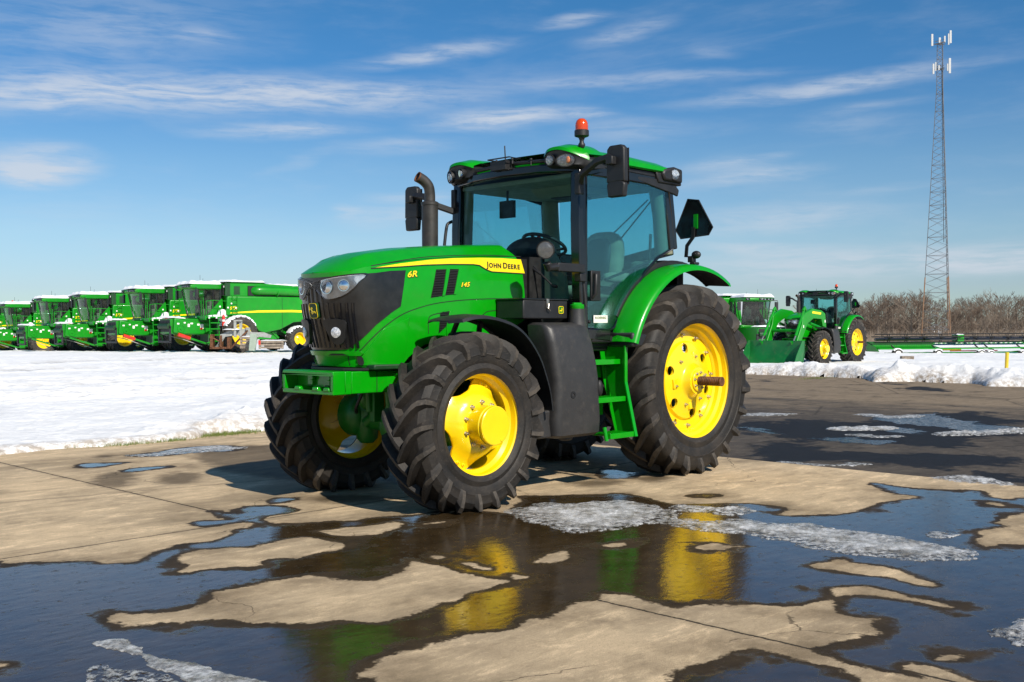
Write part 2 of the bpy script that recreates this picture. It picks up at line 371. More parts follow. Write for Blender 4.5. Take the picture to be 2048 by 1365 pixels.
def make_front_wheel(side,T,phase=0.):
    hub=Vector((2.765,.772*side,.648)); s=side
    # disc with four lobes
    N=96; L0=math.radians(22); rows_t=[];
    def rho(a):
        c=.5+.5*math.cos(4*(a-L0)); return .262+.085*min(1,(c*1.25))**1.6
    for layer in (0,1):
        for fr,_ in ((.30,0),(.44,0),(.56,0),(.68,0),(.80,0),(.9,0),(1,0)):
            row=[]
            for k in range(N):
                a=2*PI*k/N; R_=rho(a); r=.33*fr if fr<.56 else R_*fr
                rr=min(r,.35); y=lerpl(rr,[(.1,.17),(.19,.172),(.235,.135),(.285,.075),(.33,.05),(.36,.046)])-.014*layer
                row.append((r*math.cos(a),y*s,r*math.sin(a)))
            rows_t.append(row)
    b=B(); rr=rows_t[:7]+rows_t[7:][::-1]; b.grid(rr+[rr[0]],0,True)
    w=obj('wheel',b,M['yellow'],T,40); w.location=hub
    rim=B().lathe([(r,a*s) for r,a in [(.407,.182),(.4075,.170),(.392,.166),(.386,.150),(.382,.120),(.366,.106),(.357,.095),(.354,.045),(.350,.03),(.350,-.05),(.357,-.095),(.366,-.106),(.382,-.120),(.386,-.155),(.407,-.170),(.4075,-.182),(.400,-.182),(.378,-.16),(.374,-.12),(.345,-.1),(.342,.0),(.345,.095),(.370,.118),(.378,.16),(.400,.182)]],(0,0,0),'y',96,closed=True)
    for j in range(4):  # weld-on lugs
        a=L0+j*PI/2
        Mx=Matrix.Rotation(-a,4,'Y'); rim.bx(.30,.352,.018*s if s>0 else -.03,.03 if s>0 else -.018,-.07,.07,0,Mx)
    obj('rim',rim,M['yellow'],w,30)
    tb=tyre_b(.70,.395,.182,.205,.050,21,.648,s,phase=phase,lead=.40,seg=80)
    obj('tyre',tb,[M['rubber'],M['lugtop']],w,32)
    hb=B().lathe([(r,a*s) for r,a in [(.15,.165),(.15,.285),(.143,.292),(.143,.296),(.146,.298),(.146,.318),(.140,.322),(0,.322)]],(0,0,0),'y',56)
    hb.lathe([(.014,.3225*s),(.012,.327*s),(.0,.327*s)],(-.06,0,-.11),'y',10)
    obj('hub',hb,M['yellow'],w,30)
    bb=B()
    for k in range(10): a=2*PI*k/10+.3; hexbolt(bb,(.172*math.cos(a),.171*s,.172*math.sin(a)),.013,.022,s=s)
    obj('wheel_bolts',bb,M['steel'],w,30)
    b2=B()
    for j in range(4):
        for da in (-.09,.09):
            a=L0+j*PI/2+da; hexbolt(b2,(.315*math.cos(a),.05*s,.315*math.sin(a)),.013,.016,s=s)
    obj('lobe_bolts',b2,M['yellow'],w,30)
    return w
def make_rear_wheel(side,T,phase=0.):
    s=side; hub=Vector((0,.78*s,.872)); b=B()
    prof_=[(.085,.215),(.125,.213),(.135,.19),(.15,.158),(.165,.145),(.20,.135),(.23,.128),(.26,.120),(.285,.112),(.31,.105),(.335,.10),(.355,.095),(.363,.080),(.372,.066),(.40,.064),(.425,.064),(.445,.064),(.47,.063)]
    HOLES=[(.305*math.cos(2*PI*k/6+.33),.305*math.sin(2*PI*k/6+.33),.043) for k in range(6)]+[(.400*math.cos(2*PI*k/6-.15),.400*math.sin(2*PI*k/6-.15),.017) for k in range(6)]
    bm2=bmesh.new(); N_=150; rings=[r for r,_ in prof_]; rf_=[]
    for r0_,r1_ in zip(rings,rings[1:]):
        m_=max(1,int((r1_-r0_)/.011)); rf_+=[r0_+(r1_-r0_)*q/m_ for q in range(m_)]
    rf_.append(rings[-1]); vv=[[None]*N_ for _ in rf_]; inside={}
    for i,r in enumerate(rf_):
        for k in range(N_):
            a=2*PI*k/N_; x_,z_=r*math.cos(a),r*math.sin(a); hid=None
            for hi,(hx,hz,hr) in enumerate(HOLES):
                d_=math.hypot(x_-hx,z_-hz)
                if d_<hr+.006:
                    sc_=hr/max(d_,1e-4) 
                    if d_<hr-.007: hid='in'
                    else: x_,z_=hx+(x_-hx)*sc_,hz+(z_-hz)*sc_; hid=None
            rr_=math.hypot(x_,z_); vv[i][k]=(x_,lerpl(rr_,prof_)*s,z_,hid)
    for layer in (0,1):
        idx={}; 
        for i in range(len(rf_)):
            for k in range(N_):
                x_,y_,z_,h_=vv[i][k]
                if h_!='in': idx[(i,k)]=len(b.v); b.v.append((x_,y_-.014*s*layer,z_))
        for i in range(len(rf_)-1):
            for k in range(N_):
                q=[(i,k),(i,(k+1)%N_),(i+1,(k+1)%N_),(i+1,k)]
                q=[idx[j] for j in q if j in idx]
                if len(q)>=3: b.f.append(tuple(q) if layer==0 else tuple(q[::-1])); b.m.append(0)
    for hx,hz,hr in HOLES:
        y_=lerpl(math.hypot(hx,hz),prof_); b.lathe([(hr+.001,(y_+.001)*s),(hr+.001,(y_-.016)*s)],(hx,0,hz),'y',24); b.f=b.f[:-2]; b.m=b.m[:-2]
    w=obj('wheel',b,M['yellow'],T,28,recalc=False); w.location=hub
    rim=B().lathe([(r,a*s) for r,a in [(.557,.213),(.5585,.200),(.543,.196),(.535,.175),(.530,.140),(.508,.125),(.502,.10),(.500,.085),(.484,.07),(.481,.02),(.479,-.05),(.490,-.07),(.50,-.12),(.53,-.14),(.538,-.19),(.5585,-.2),(.557,-.213),(.548,-.213),(.525,-.18),(.52,-.14),(.49,-.125),(.475,-.06),(.469,.0),(.469,.07),(.485,.09),(.492,.128),(.520,.145),(.527,.185),(.548,.213)]],(0,0,0),'y',112,closed=True)
    obj('rim',rim,M['yellow'],w,25)
    tb=tyre_b(.905,.545,.213,.245,.054,22,.872,s,phase=phase,lead=.36,seg=96,wid=1.25)
    obj('tyre',tb,[M['rubber'],M['lugtop']],w,32)
    bb=B()
    for k in range(12): a=2*PI*k/12+.42; hexbolt(bb,(.430*math.cos(a),.064*s,.430*math.sin(a)),.015,.022,s=s)
    for k in range(6): a=2*PI*k/6+.85; hexbolt(bb,(.235*math.cos(a),.128*s,.235*math.sin(a)),.012,.018,s=s)
    for k in range(8): a=2*PI*k/8+.2; hexbolt(bb,(.078*math.cos(a),.215*s,.078*math.sin(a)),.014,.024,s=s)
    obj('wheel_bolts',bb,M['steel'],w,30)
    hb=B().lathe([(.10,.205*s),(.10,.232*s),(.05,.232*s)],(0,0,0),'y',40)
    # two raised jack pads on the disc
    pd=B()
    for a in (3.15,-.1,1.9,4.6):
        Mx=Matrix.Rotation(-a,4,'Y'); y0,y1=(.08,.135) if s>0 else (-.135,-.08); pd.bx(.20,.27,y0,y1,-.045,.045,0,Mx)
    obj('disc_pad',pd,M['yellow'],w,30,bev=.006); obj('hub',hb,M['yellow'],w,30,bev=.006)
    P=[];n=26
    for i in range(n): P+=[(.043,.23+i*.0092),(.0395,.2325+i*.0092)] if i%2==0 else [(.043,.235+i*.0092),(.0385,.237+i*.0092)]
    P+=[(.044,.468),(.044,.478),(.036,.482),(0,.482)]
    obj('axle_shaft',B().lathe([(r,a*s) for r,a in P],(0,0,0),'y',28),M['rust'],w,25)
    return w
def roundrect(cx,cz,w,h,r,n=5):
    out=[]
    for sx,sz,a0 in ((1,1,0),(-1,1,PI/2),(-1,-1,PI),(1,-1,1.5*PI)):
        for k in range(n+1):
            a=a0+PI/2*k/n; out.append((cx+sx*(w/2-r)+r*math.cos(a),cz+sz*(h/2-r)+r*math.sin(a)))
    return out
DEER=[(.10,.36),(.20,.44),(.33,.47),(.47,.45),(.60,.50),(.66,.60),(.60,.68),(.50,.74),(.52,.77),(.63,.72),(.60,.84),(.64,.85),(.70,.73),(.74,.75),(.70,.86),(.74,.87),(.80,.72),(.90,.66),(.93,.60),(.84,.59),(.76,.52),(.72,.42),(.80,.34),(.92,.36),(.93,.32),(.80,.28),(.66,.34),(.55,.33),(.48,.30),(.60,.20),(.74,.16),(.72,.12),(.56,.15),(.40,.28),(.26,.33),(.16,.24),(.06,.22),(.05,.26),(.12,.30)]
def place_text(tm,f):
    v,fc=tm; b=B(); b.add([f(x,y) for x,y,_ in v],fc); return b
def flat_plate(poly2,ax,a0,a1): return B().prism(poly2,ax,a0,a1)
def lamp_round(c,dr,r,depth,T,name='headlight',mat=None,face=None):
    """round lamp: housing cup, reflector face, lens. dr = facing direction"""
    d=Vector(dr).normalized(); q=d.to_track_quat('Z','Y').to_matrix().to_4x4(); Mx=Matrix.Translation(c)@q
    hs=B().lathe([(r*.45,-depth),(r*.85,-depth*.75),(r,-depth*.3),(r*1.04,0),(r*1.04,.006),(r*.94,.006),(r*.93,-.01)],(0,0,0),'z',24).xf(Mx)
    o=obj(name,hs,mat or M['black'],T,35)
    obj('reflector',B().lathe([(r*.93,-.002),(r*.6,-.02),(r*.2,-.028),(0,-.028)],(0,0,0),'z',24).xf(Mx),face or M['lamp'],o,50)
    obj('lens',B().lathe([(r*.93,.0),(r*.7,.008),(r*.35,.013),(0,.015)],(0,0,0),'z',24).xf(Mx),M['lens'],o,60)
    return o
def make_tractor(name,label,group=None):
    T=thing(name,label,'tractor',(0,0,0),0,group)
    # ---------------- hood shell
    side=[(0,1.085),(.3,1.085)]+[(0.275,1.08),(0.683,1.081),(0.784,1.148),(0.981,1.242),(1.115,1.268)]
    side=side+[(1.75,1.25)]+[(2.109,1.439),(2.116,1.61),(2.092,1.864)]
    rear_s=side[-1][0]
    top=[]; k=rear_s-.07
    while k>0: top.append((k,lerpl(plan(k)[0],ZS))); k-=.06
    near=side+top+[(0,lerpl(3.615,ZS))]
    full=near+[(-s_,z_) for s_,z_ in near[::-1] if s_>0]
    hb=patch2(full,HS,0,-.02)
    deck=B(); rows=[]; js=[rear_s-.07-.0]; k=js[0]
    while k>.0: js.append(k); k-=.05
    js=sorted(set([round(q,3) for q in js]))
    js=[.004]+js
    for sj in js:
        x,y,_,_=plan(sj); z=lerpl(x,ZS); px,py,_=HS(sj,z,0); row=[]
        cr=lerpl(x,CR)
        for i in range(25):
            t=-1+2*i/24; row.append((px,py*t,z+cr*(1-abs(t)**2.4)+ (.012*math.exp(-((abs(t)-.55)/.12)**2) if x<3.4 else 0)))
        rows.append(row)
    deck.grid(rows)
    hood=obj('hood',hb,M['green'],T,30)
    obj('hood_top',deck,M['green'],hood,50)
    # black grille panel wrapping the nose
    g=[(0.295,1.25),(0.354,1.287),(0.496,1.402),(0.653,1.493),(0.746,1.539),(0.817,1.815),(0.674,1.806),(0.543,1.787)]
    g=[(0,1.205),(.12,1.205),(.24,1.215)]+g+[(.30,1.765),(.2,1.757),(0,1.752)]
    gf=g+[(-a,z) for a,z in g[::-1] if a>0]
    obj('grille_panel',patch2(gf,HS,.006,-.01),M['grille'],hood,30)
    rb=B()
    for i,s0 in enumerate([-.30,-.245,-.19,-.135,-.08,-.025,.03,.085,.14,.195,.25,.305,.35]):
        z0,z1=1.225,(1.70 if abs(s0)<.09 else 1.56)
        rows=[]
        for kz in range(9):
            z=z0+(z1-z0)*kz/8; ss=s0*(1.0-.16*(1.7-z))
            if i in (5,6): ss=s0
            rows.append([HS(ss-.013,z,.004),HS(ss-.008,z,.017),HS(ss+.004,z,.017),HS(ss+.011,z,.004)])
        rb.grid(rows)
    obj('grille_ribs',rb,M['gloss'],hood,30)
    bz=strip([(g_[0],g_[1]) for g_ in g[3:9]],.007)
    # side screen texture: fine mesh lines
    # headlights
    HL=[(0.03,1.715),(0.429,1.77),(0.392,1.714),(0.351,1.666),(0.287,1.621),(0.196,1.593),(0.131,1.597),(0.066,1.647)]
    def scl(P,k): cx=sum(q[0] for q in P)/len(P); cz=sum(q[1] for q in P)/len(P); return [(cx+(a-cx)*k,cz+(z-cz)*k) for a,z in P]
    for sg in (1,-1):
        P=smooth_pts(HL,4,True); P=[(sg*a,z) for a,z in P]
        fr=obj('headlight',patch2(scl(P,1.13),HS,.012,-.02,.03,.03),M['gloss'],T,30)
        obj('reflector',patch2(P,HS,.017,.012,.02,.02),M['silver'],fr,30)
        obj('lens',patch2(P,HS,.026,.020,.03,.03),M['lens'],fr,30)
        c=B()
        for s_,z_,r in (([(0.154,1.668)][0][0],1.682,.056),([(0.289,1.681)][0][0],1.690,.044)):
            q=HS(sg*s_,z_,.018); x,y,nx,ny=plan(sg*s_)
            Mx=Matrix.Translation(q)@Vector((nx,ny,0)).to_track_quat('Z','Y').to_matrix().to_4x4()
            c.add(*[(lambda bb:(bb.v,bb.f))(B().lathe([(r,0),(r,.006),(r*.88,.006),(r*.8,.001),(r*.3,.004),(0,.006)],(0,0,0),'z',24).xf(Mx))][0])
        obj('projector',c,M['chrome'],fr,30)
        # fog light in its scoop
        fs,fz=[(0.189,1.347)][0]; fs*=sg
        hp=[(fs-.095,fz+.085),(fs+.075,fz+.085),(fs+.07,fz+.0),(fs+.035,fz-.085),(fs-.03,fz-.09),(fs-.075,fz-.02)] if sg>0 else [(fs+.095,fz+.085),(fs-.075,fz+.085),(fs-.07,fz+.0),(fs-.035,fz-.085),(fs+.03,fz-.09),(fs+.075,fz-.02)]
        fo=obj('fog_light',patch2(smooth_pts(hp,3,True),HS,.035,.0,.03,.03),M['black'],T,30,bev=.006)
        q=HS(fs,fz-.005,.036); x,y,nx,ny=plan(fs); Mx=Matrix.Translation(q)@Vector((nx,ny,-.05)).to_track_quat('Z','Y').to_matrix().to_4x4()
        obj('lens',B().lathe([(.040,-.004),(.040,.006),(.033,.008),(.0,.016)],(0,0,0),'z',20).xf(Mx),M['lamp'],fo,50)
        # stripes and vents
        st=[(0.503,1.82),(0.767,1.865),(1.067,1.906),(1.303,1.928),(1.605,1.945),(1.853,1.952),(2.08,1.951),(2.12,1.831),(1.729,1.835),(1.672,1.849),(1.59,1.883),(1.523,1.887),(1.273,1.879),(1.014,1.863),(0.766,1.84)]
        st=[(sg*a,z) for a,z in st]
        so=obj('yellow_stripe',patch2(st,HS,.004,-.002),M['yellow_decal'],hood,30)
        lw=st[7:]+[st[0]]; obj('stripe_edge',patch2(strip(lw,.007),HS,.0055,.001),M['print'],so,30)
        for V in ([(1.124,1.834),(1.229,1.841),(1.177,1.622),(1.058,1.605)],[(1.266,1.843),(1.362,1.846),(1.298,1.637),(1.203,1.627)],[(1.156,1.492),(1.255,1.509),(1.218,1.382),(1.139,1.327)]):
            V=[(sg*a,z) for a,z in V]; vo=obj('side_vent',patch2(scl(V,.98),HS,.003,-.01),M['dark'],hood,30)
            lb=B(); zz=min(q[1] for q in V)+.012
            while zz<max(q[1] for q in V)-.008:
                xs=[]
                for (a,z),(c_,d_) in zip(V,V[1:]+V[:1]):
                    if (z-zz)*(d_-zz)<0: xs.append(a+(c_-a)*(zz-z)/(d_-z))
                if len(xs)>=2:
                    a,c_=min(xs)+.004,max(xs)-.004; lb.grid([[HS(a,zz,.0035),HS(c_,zz,.0035)],[HS(a,zz+.003,.0075),HS(c_,zz+.003,.0075)],[HS(a,zz+.006,.0035),HS(c_,zz+.006,.0035)]])
                zz+=.013
            obj('louvres',lb,M['gloss'],vo,20)
        for V in ([(1.177,1.622),(1.229,1.841),(1.266,1.843),(1.203,1.627)],[(1.298,1.637),(1.362,1.846),(1.389,1.847),(1.325,1.641)],[(1.218,1.382),(1.255,1.509),(1.282,1.513),(1.249,1.358),(1.223,1.311)]):
            obj('vent_trim',patch2([(sg*a,z) for a,z in V],HS,.008,-.01),M['green'],hood,30,bev=.002)
        # panel joints
        for L in ([(0.266,1.167),(0.341,1.212),(0.442,1.301),(0.556,1.38),(0.733,1.467),(0.921,1.525),(1.156,1.571),(1.532,1.604),(2.128,1.623)],[(2.128,1.516),(1.73,1.513),(1.633,1.487),(1.571,1.438)],[(0.504,1.838),(0.768,1.886),(1.068,1.93),(1.607,1.966),(2.081,1.975)],[(0.715,1.161),(0.795,1.36),(0.83,1.452)],[(0.229,1.095),(0.233,1.167),(0.301,1.204)],[(1.03,1.328),(1.034,1.437),(1.082,1.476),(1.287,1.509)]):
            obj('panel_gap',patch2(strip([(sg*a,z) for a,z in smooth_pts(L,4)],.0065),HS,.0015,-.004),M['dark'],hood,20)
        V=[(0.278,1.091),(0.301,1.129),(0.423,1.249),(0.545,1.368),(0.825,1.452),(0.705,1.096)]
        obj('lower_panel',patch2([(sg*a,z) for a,z in V],HS,.009,-.004),M['green'],hood,30,bev=.005)
        hs_=[(0.324,1.129)][0]; obj('hood_latch',patch2(roundrect(sg*hs_[0],hs_[1],.045,.065,.02),HS,.018,.0),M['black'],hood,30)
    # nose lower lip
    lip=[(-.33,1.165),(.33,1.165),(.36,1.185),(.34,1.20),(-.34,1.20),(-.36,1.185)]
    obj('nose_lip',patch2(lip,HS,.022,0),M['green'],hood,30,bev=.005)
    obj('nose_slot',patch2([(.06,1.168),(.24,1.17),(.2,1.183),(.1,1.182)],HS,.026,.0),M['dark'],hood,30)
    # emblem
    em=obj('emblem',patch2(roundrect(0,1.505,.10,.12,.026),HS,.028,.0,.02,.02),M['engine'],hood,30)
    obj('emblem_rim',patch2(strip(roundrect(0,1.505,.090,.110,.022)+roundrect(0,1.505,.090,.110,.022)[:1],.0035),HS,.031,.026,.02,.02),M['yellow_decal'],em,30)
    obj('emblem_deer',patch2([(.034-.068*a,1.505-.036+.072*z) for a,z in DEER],HS,.0315,.027,.02,.02),M['yellow_decal'],em,30)
    # lettering
    (s0,z0),(s1,z1),(s2,z2)=[(1.668,1.87),(2.061,1.867),(1.672,1.919)]
    def small_caps(words,sz):
        V=[];F=[];x=0
        for wd in words:
            for i,ch in enumerate(wd):
                v,f=textmesh(ch,1.0 if i==0 else .80,.030); w=max(q[0] for q in v)-min(q[0] for q in v); mn=min(q[0] for q in v)
                n=len(V); V+=[(q[0]-mn+x,q[1]- (0),0) for q in v]; F+=[tuple(i+n for i in g_) for g_ in f]; x+=w+.10
            x+=.22
        return V,F
    V,F=small_caps(['JOHN','DEERE'],1); W=max(q[0] for q in V); Hh=.72
    for sg in (1,-1):
        def mp(x,y):
            t=x/W if sg>0 else 1-x/W
            s_=s0+(s1-s0)*t; z_=z0+(z1-z0)*t+(z2-z0)*y/Hh*.98; return HS(sg*s_,z_,.0062)
        obj('lettering',place_text((V,F),mp),M['print'],hood,0,recalc=False)
        for txt,(qa,qb,qc),sh in (('6R',[(0.833,1.762),(0.928,1.772),(0.836,1.808)],.25),('145',[(1.379,1.702),(1.478,1.707),(1.382,1.738)],.3)):
            for bold,off,mt in ((.055,.003,'print'),(.02,.0045,'yellow_decal')):
                v,f=textmesh(txt,1,bold,sh); mn,mx=min(q[0] for q in v),max(q[0] for q in v)
                if bold>.03: v0,_=textmesh(txt,1,.02,sh); mn,mx=min(q[0] for q in v0),max(q[0] for q in v0)
                def mp2(x,y):
                    t=(x-mn)/(mx-mn); t=t if sg>0 else 1-t
                    return HS(sg*(qa[0]+(qb[0]-qa[0])*t)+(.003*sg if bold>.03 else 0),qa[1]+(qb[1]-qa[1])*t+(qc[1]-qa[1])*y/.72-(.003 if bold>.03 else 0),off)
                obj('model_number',place_text((v,f),mp2),M[mt],hood,0,recalc=False)
    # ---------------- chassis
    b=B(); b.bx(1.0,2.50,-.30,.30,.72,1.30); b.bx(2.5,3.2,-.26,.26,.90,1.30); b.bx(3.0,3.35,-.28,.28,.88,1.09); b.bx(-.35,1.4,-.27,.27,.55,1.15)
    b.tube([(0,-.62,.872),(0,.62,.872)],.13,16); b.bx(1.4,2.6,-.16,.16,.55,.75); b.bx(-.55,-.3,-.35,.35,.5,1.1)
    b.bx(1.55,3.35,-.40,.40,1.06,1.10)
    ch=obj('chassis',b,M['engine'],T,30,bev=.01)
    b=B(); b.bx(1.50,1.80,-.37,.37,1.2,1.96); b.bx(1.35,1.72,-.36,.36,1.0,1.5); b.bx(1.50,1.66,-.40,.40,1.25,1.98); obj('cowl',b,M['dark'],T,30)
    b=B(); b.bx(1.7,2.35,.25,.395,.75,1.33); b.bx(2.05,2.4,.30,.40,1.15,1.28); b.mir(); obj('engine_side_cover',b,M['engine'],T,30,bev=.02)
    b=B().tube([(2.765,-.60,.60),(2.765,.60,.60)],.075,16); b.ell((2.78,.02,.60),(.17,.20,.19)); b.tube([(2.60,-.5,.62),(2.60,.5,.62)],.028,12)
    for sy in (1,-1):
        b.lathe([(.10,.40*sy),(.15,.43*sy),(.185,.47*sy),(.19,.60*sy),(.15,.63*sy)],(2.765,0,.648),'y',28)
        b.lathe([(.055,-.24),(.09,-.2),(.1,-.05),(.1,.1),(.075,.2),(.05,.24)],(2.765,.44*sy,.65),'z',20)
        b.ell((2.90,.25*sy,.80),(.09,.085,.10)); b.tube([(2.93,.25*sy,.80),(2.93,.25*sy,.92)],.02,10); b.tube([(2.86,.2*sy,.82),(2.80,.3*sy,.64),(2.82,.38*sy,.58)],.05,10)
        b.bx(2.88,2.98,.10*sy-.03,.10*sy+.03,.62,.90); b.tube([(3.0,.13*sy,.88),(2.98,.13*sy,.7)],.03,10)
    obj('front_axle',b,M['green_matte'],T,40,bev=.004)
    for i_,P_ in enumerate(([(3.05,.20,.95),(3.0,.30,.80),(2.90,.40,.74),(2.85,.50,.70)],[(3.02,-.12,.92),(3.06,-.2,.74),(2.95,-.34,.68),(2.85,-.48,.72)],[(2.6,.22,1.0),(2.72,.34,.86),(2.8,.42,.80)])):
        obj('hydraulic_hose',B().tube(smooth_pts(P_,4),.013,8),M['black'],T,50)
    obj('track_rod',B().tube([(2.58,-.46,.60),(2.58,.46,.60)],.018,10),M['steel'],T,50)
    b=B(); b.bx(2.985,2.995,.19,.31,.775,.815); obj('warning_label',b,M['yellow_decal'],T)
    b=B(); b.bx(2.996,2.999,.20,.30,.785,.797); obj('warning_label_print',b,M['print'],T)
    # front bracket
    b=B(); x0,x1=3.56,3.672; zt,zb=1.055,.882
    b.bx(x0,x1,-.322,.322,zt-.028,zt); b.bx(x0,x1,-.322,.322,zb,zb+.028); b.bx(x0,x1,-.322,-.29,zb+.028,zt-.028); b.bx(x0,x1,.29,.322,zb+.028,zt-.028)
    b.bx(3.50,3.562,-.321,.321,zb+.001,zt-.001)
    b.prism([(3.0,.322),(3.5,.321),(3.5,-.321),(3.0,-.322)],'z',zb+.004,zt-.004)
    for y in (-.13,.10,.24):
        b.prism([(y-.04,zb+.025),(y+.04,zb+.025),(y+.028,zb+.055),(y-.028,zb+.055)],'x',x0-.01,x1+.004)
    for y in (-.06,.16):
        b.lathe([(.022,0),(.022,-.03),(.012,-.03)],(x0+.035,y,zt-.055),'x',14)
        b.bx(x0-.01,x0+.028,y-.055,y+.01,zb+.06,zt-.035)
    fb=obj('front_weight_bracket',b,M['green'],T,30,bev=.006)
    b=B().bx(3.262,3.268,.3225,.324,zb+.01,zt-.01); b.bx(3.262,3.268,-.324,-.3225,zb+.01,zt-.01); obj('bracket_joint',b,M['dark'],fb)
    b=B(); 
    for x,z in ((3.06,.905),(3.04,1.0),(3.09,1.02),(2.98,.93)): hexbolt(b,(x,.322,z),.012,.012)
    obj('bracket_bolts',b,M['green'],fb,30)
    obj('bracket_top_seal',B().prism([(2.9,.35),(3.40,.33),(3.49,.2),(3.50,0),(3.49,-.2),(3.40,-.33),(2.9,-.35)],'z',1.057,1.075),M['black'],T,30)
    # ---------------- wheels
    for sy,ph in ((1,.05),(-1,.21)):
        make_front_wheel(sy,T,ph); make_rear_wheel(sy,T,ph+.1)
    # front fenders
    FF=[(3.00,1.425),(2.98,1.440),(2.92,1.455),(2.82,1.470),(2.70,1.468),(2.56,1.445),(2.40,1.395),(2.26,1.30),(2.13,1.15),(2.05,.99),(2.0,.85),(1.975,.71)]
    for sy in (1,-1):
        b=B(); L=smooth_pts(FF,4); rows=[]
        for i,(x,z) in enumerate(L):
            a=L[max(i-1,0)];c=L[min(i+1,len(L)-1)]; dx,dz=c[0]-a[0],c[1]-a[1]; l=math.hypot(dx,dz); nx,nz=dz/l,-dx/l
            if nz<0 and i<len(L)*.5: nx,nz=-nx,-nz
            nx,nz=(abs(nx)*-1 if x<2.9 else nx*0+ .0),abs(nz)
            e=min(1,(i+1)/5)
            y0,y1=.60,.60+(.975-.60)*(.55+.45*e)
            cs=[(y0,-.03),(y0+.01,-.004),(y0+.05,.0),((y0+y1)/2,.008),(y1-.05,.0),(y1-.012,-.006),(y1,-.03),(y1-.006,-.03),(y1-.018,-.012),(y1-.05,-.007),(y0+.05,-.007),(y0+.016,-.012),(y0+.006,-.03)]
            rows.append([(x+nx*o_,yy*sy,z+nz*o_) for yy,o_ in cs])
        b.grid(rows,0,True); n=len(rows[0]); b.f+=[tuple(range(n)),tuple(range((len(rows)-1)*n,len(rows)*n))]; b.m+=[0,0]
        fo=obj('front_fender',b,M['black'],T,40)
        b=B().tube([(2.55,.45*sy,.95),(2.5,.62*sy,1.2),(2.62,.78*sy,1.415)],.022,8); b.tube([(2.8,.45*sy,1.0),(2.8,.62*sy,1.25),(2.82,.75*sy,1.44)],.02,8)
        obj('fender_bracket',b,M['dark'],fo,40)
    return T
def arc_sheet(pts2,ybands,th,name,mat,T,sy=1,ang=40):
    """sheet following a side profile pts2 (x,z), cross section ybands [(y,drop)]"""
    rows=[]; L=pts2
    for i,(x,z) in enumerate(L):
        a=L[max(i-1,0)];c=L[min(i+1,len(L)-1)]; dx,dz=c[0]-a[0],c[1]-a[1]; l=math.hypot(dx,dz) or 1; nx,nz=dz/l,-dx/l
        rows.append([(x+nx*d,y*sy,z+nz*d) for y,d in ybands]+[(x+nx*(d-th),y*sy,z+nz*(d-th)) for y,d in ybands[::-1]])
    b=B().grid(rows,0,True); n=len(rows[0]); b.f+=[tuple(range(n)),tuple(range((len(rows)-1)*n,len(rows)*n))]; b.m+=[0,0]
    return obj(name,b,mat,T,ang)
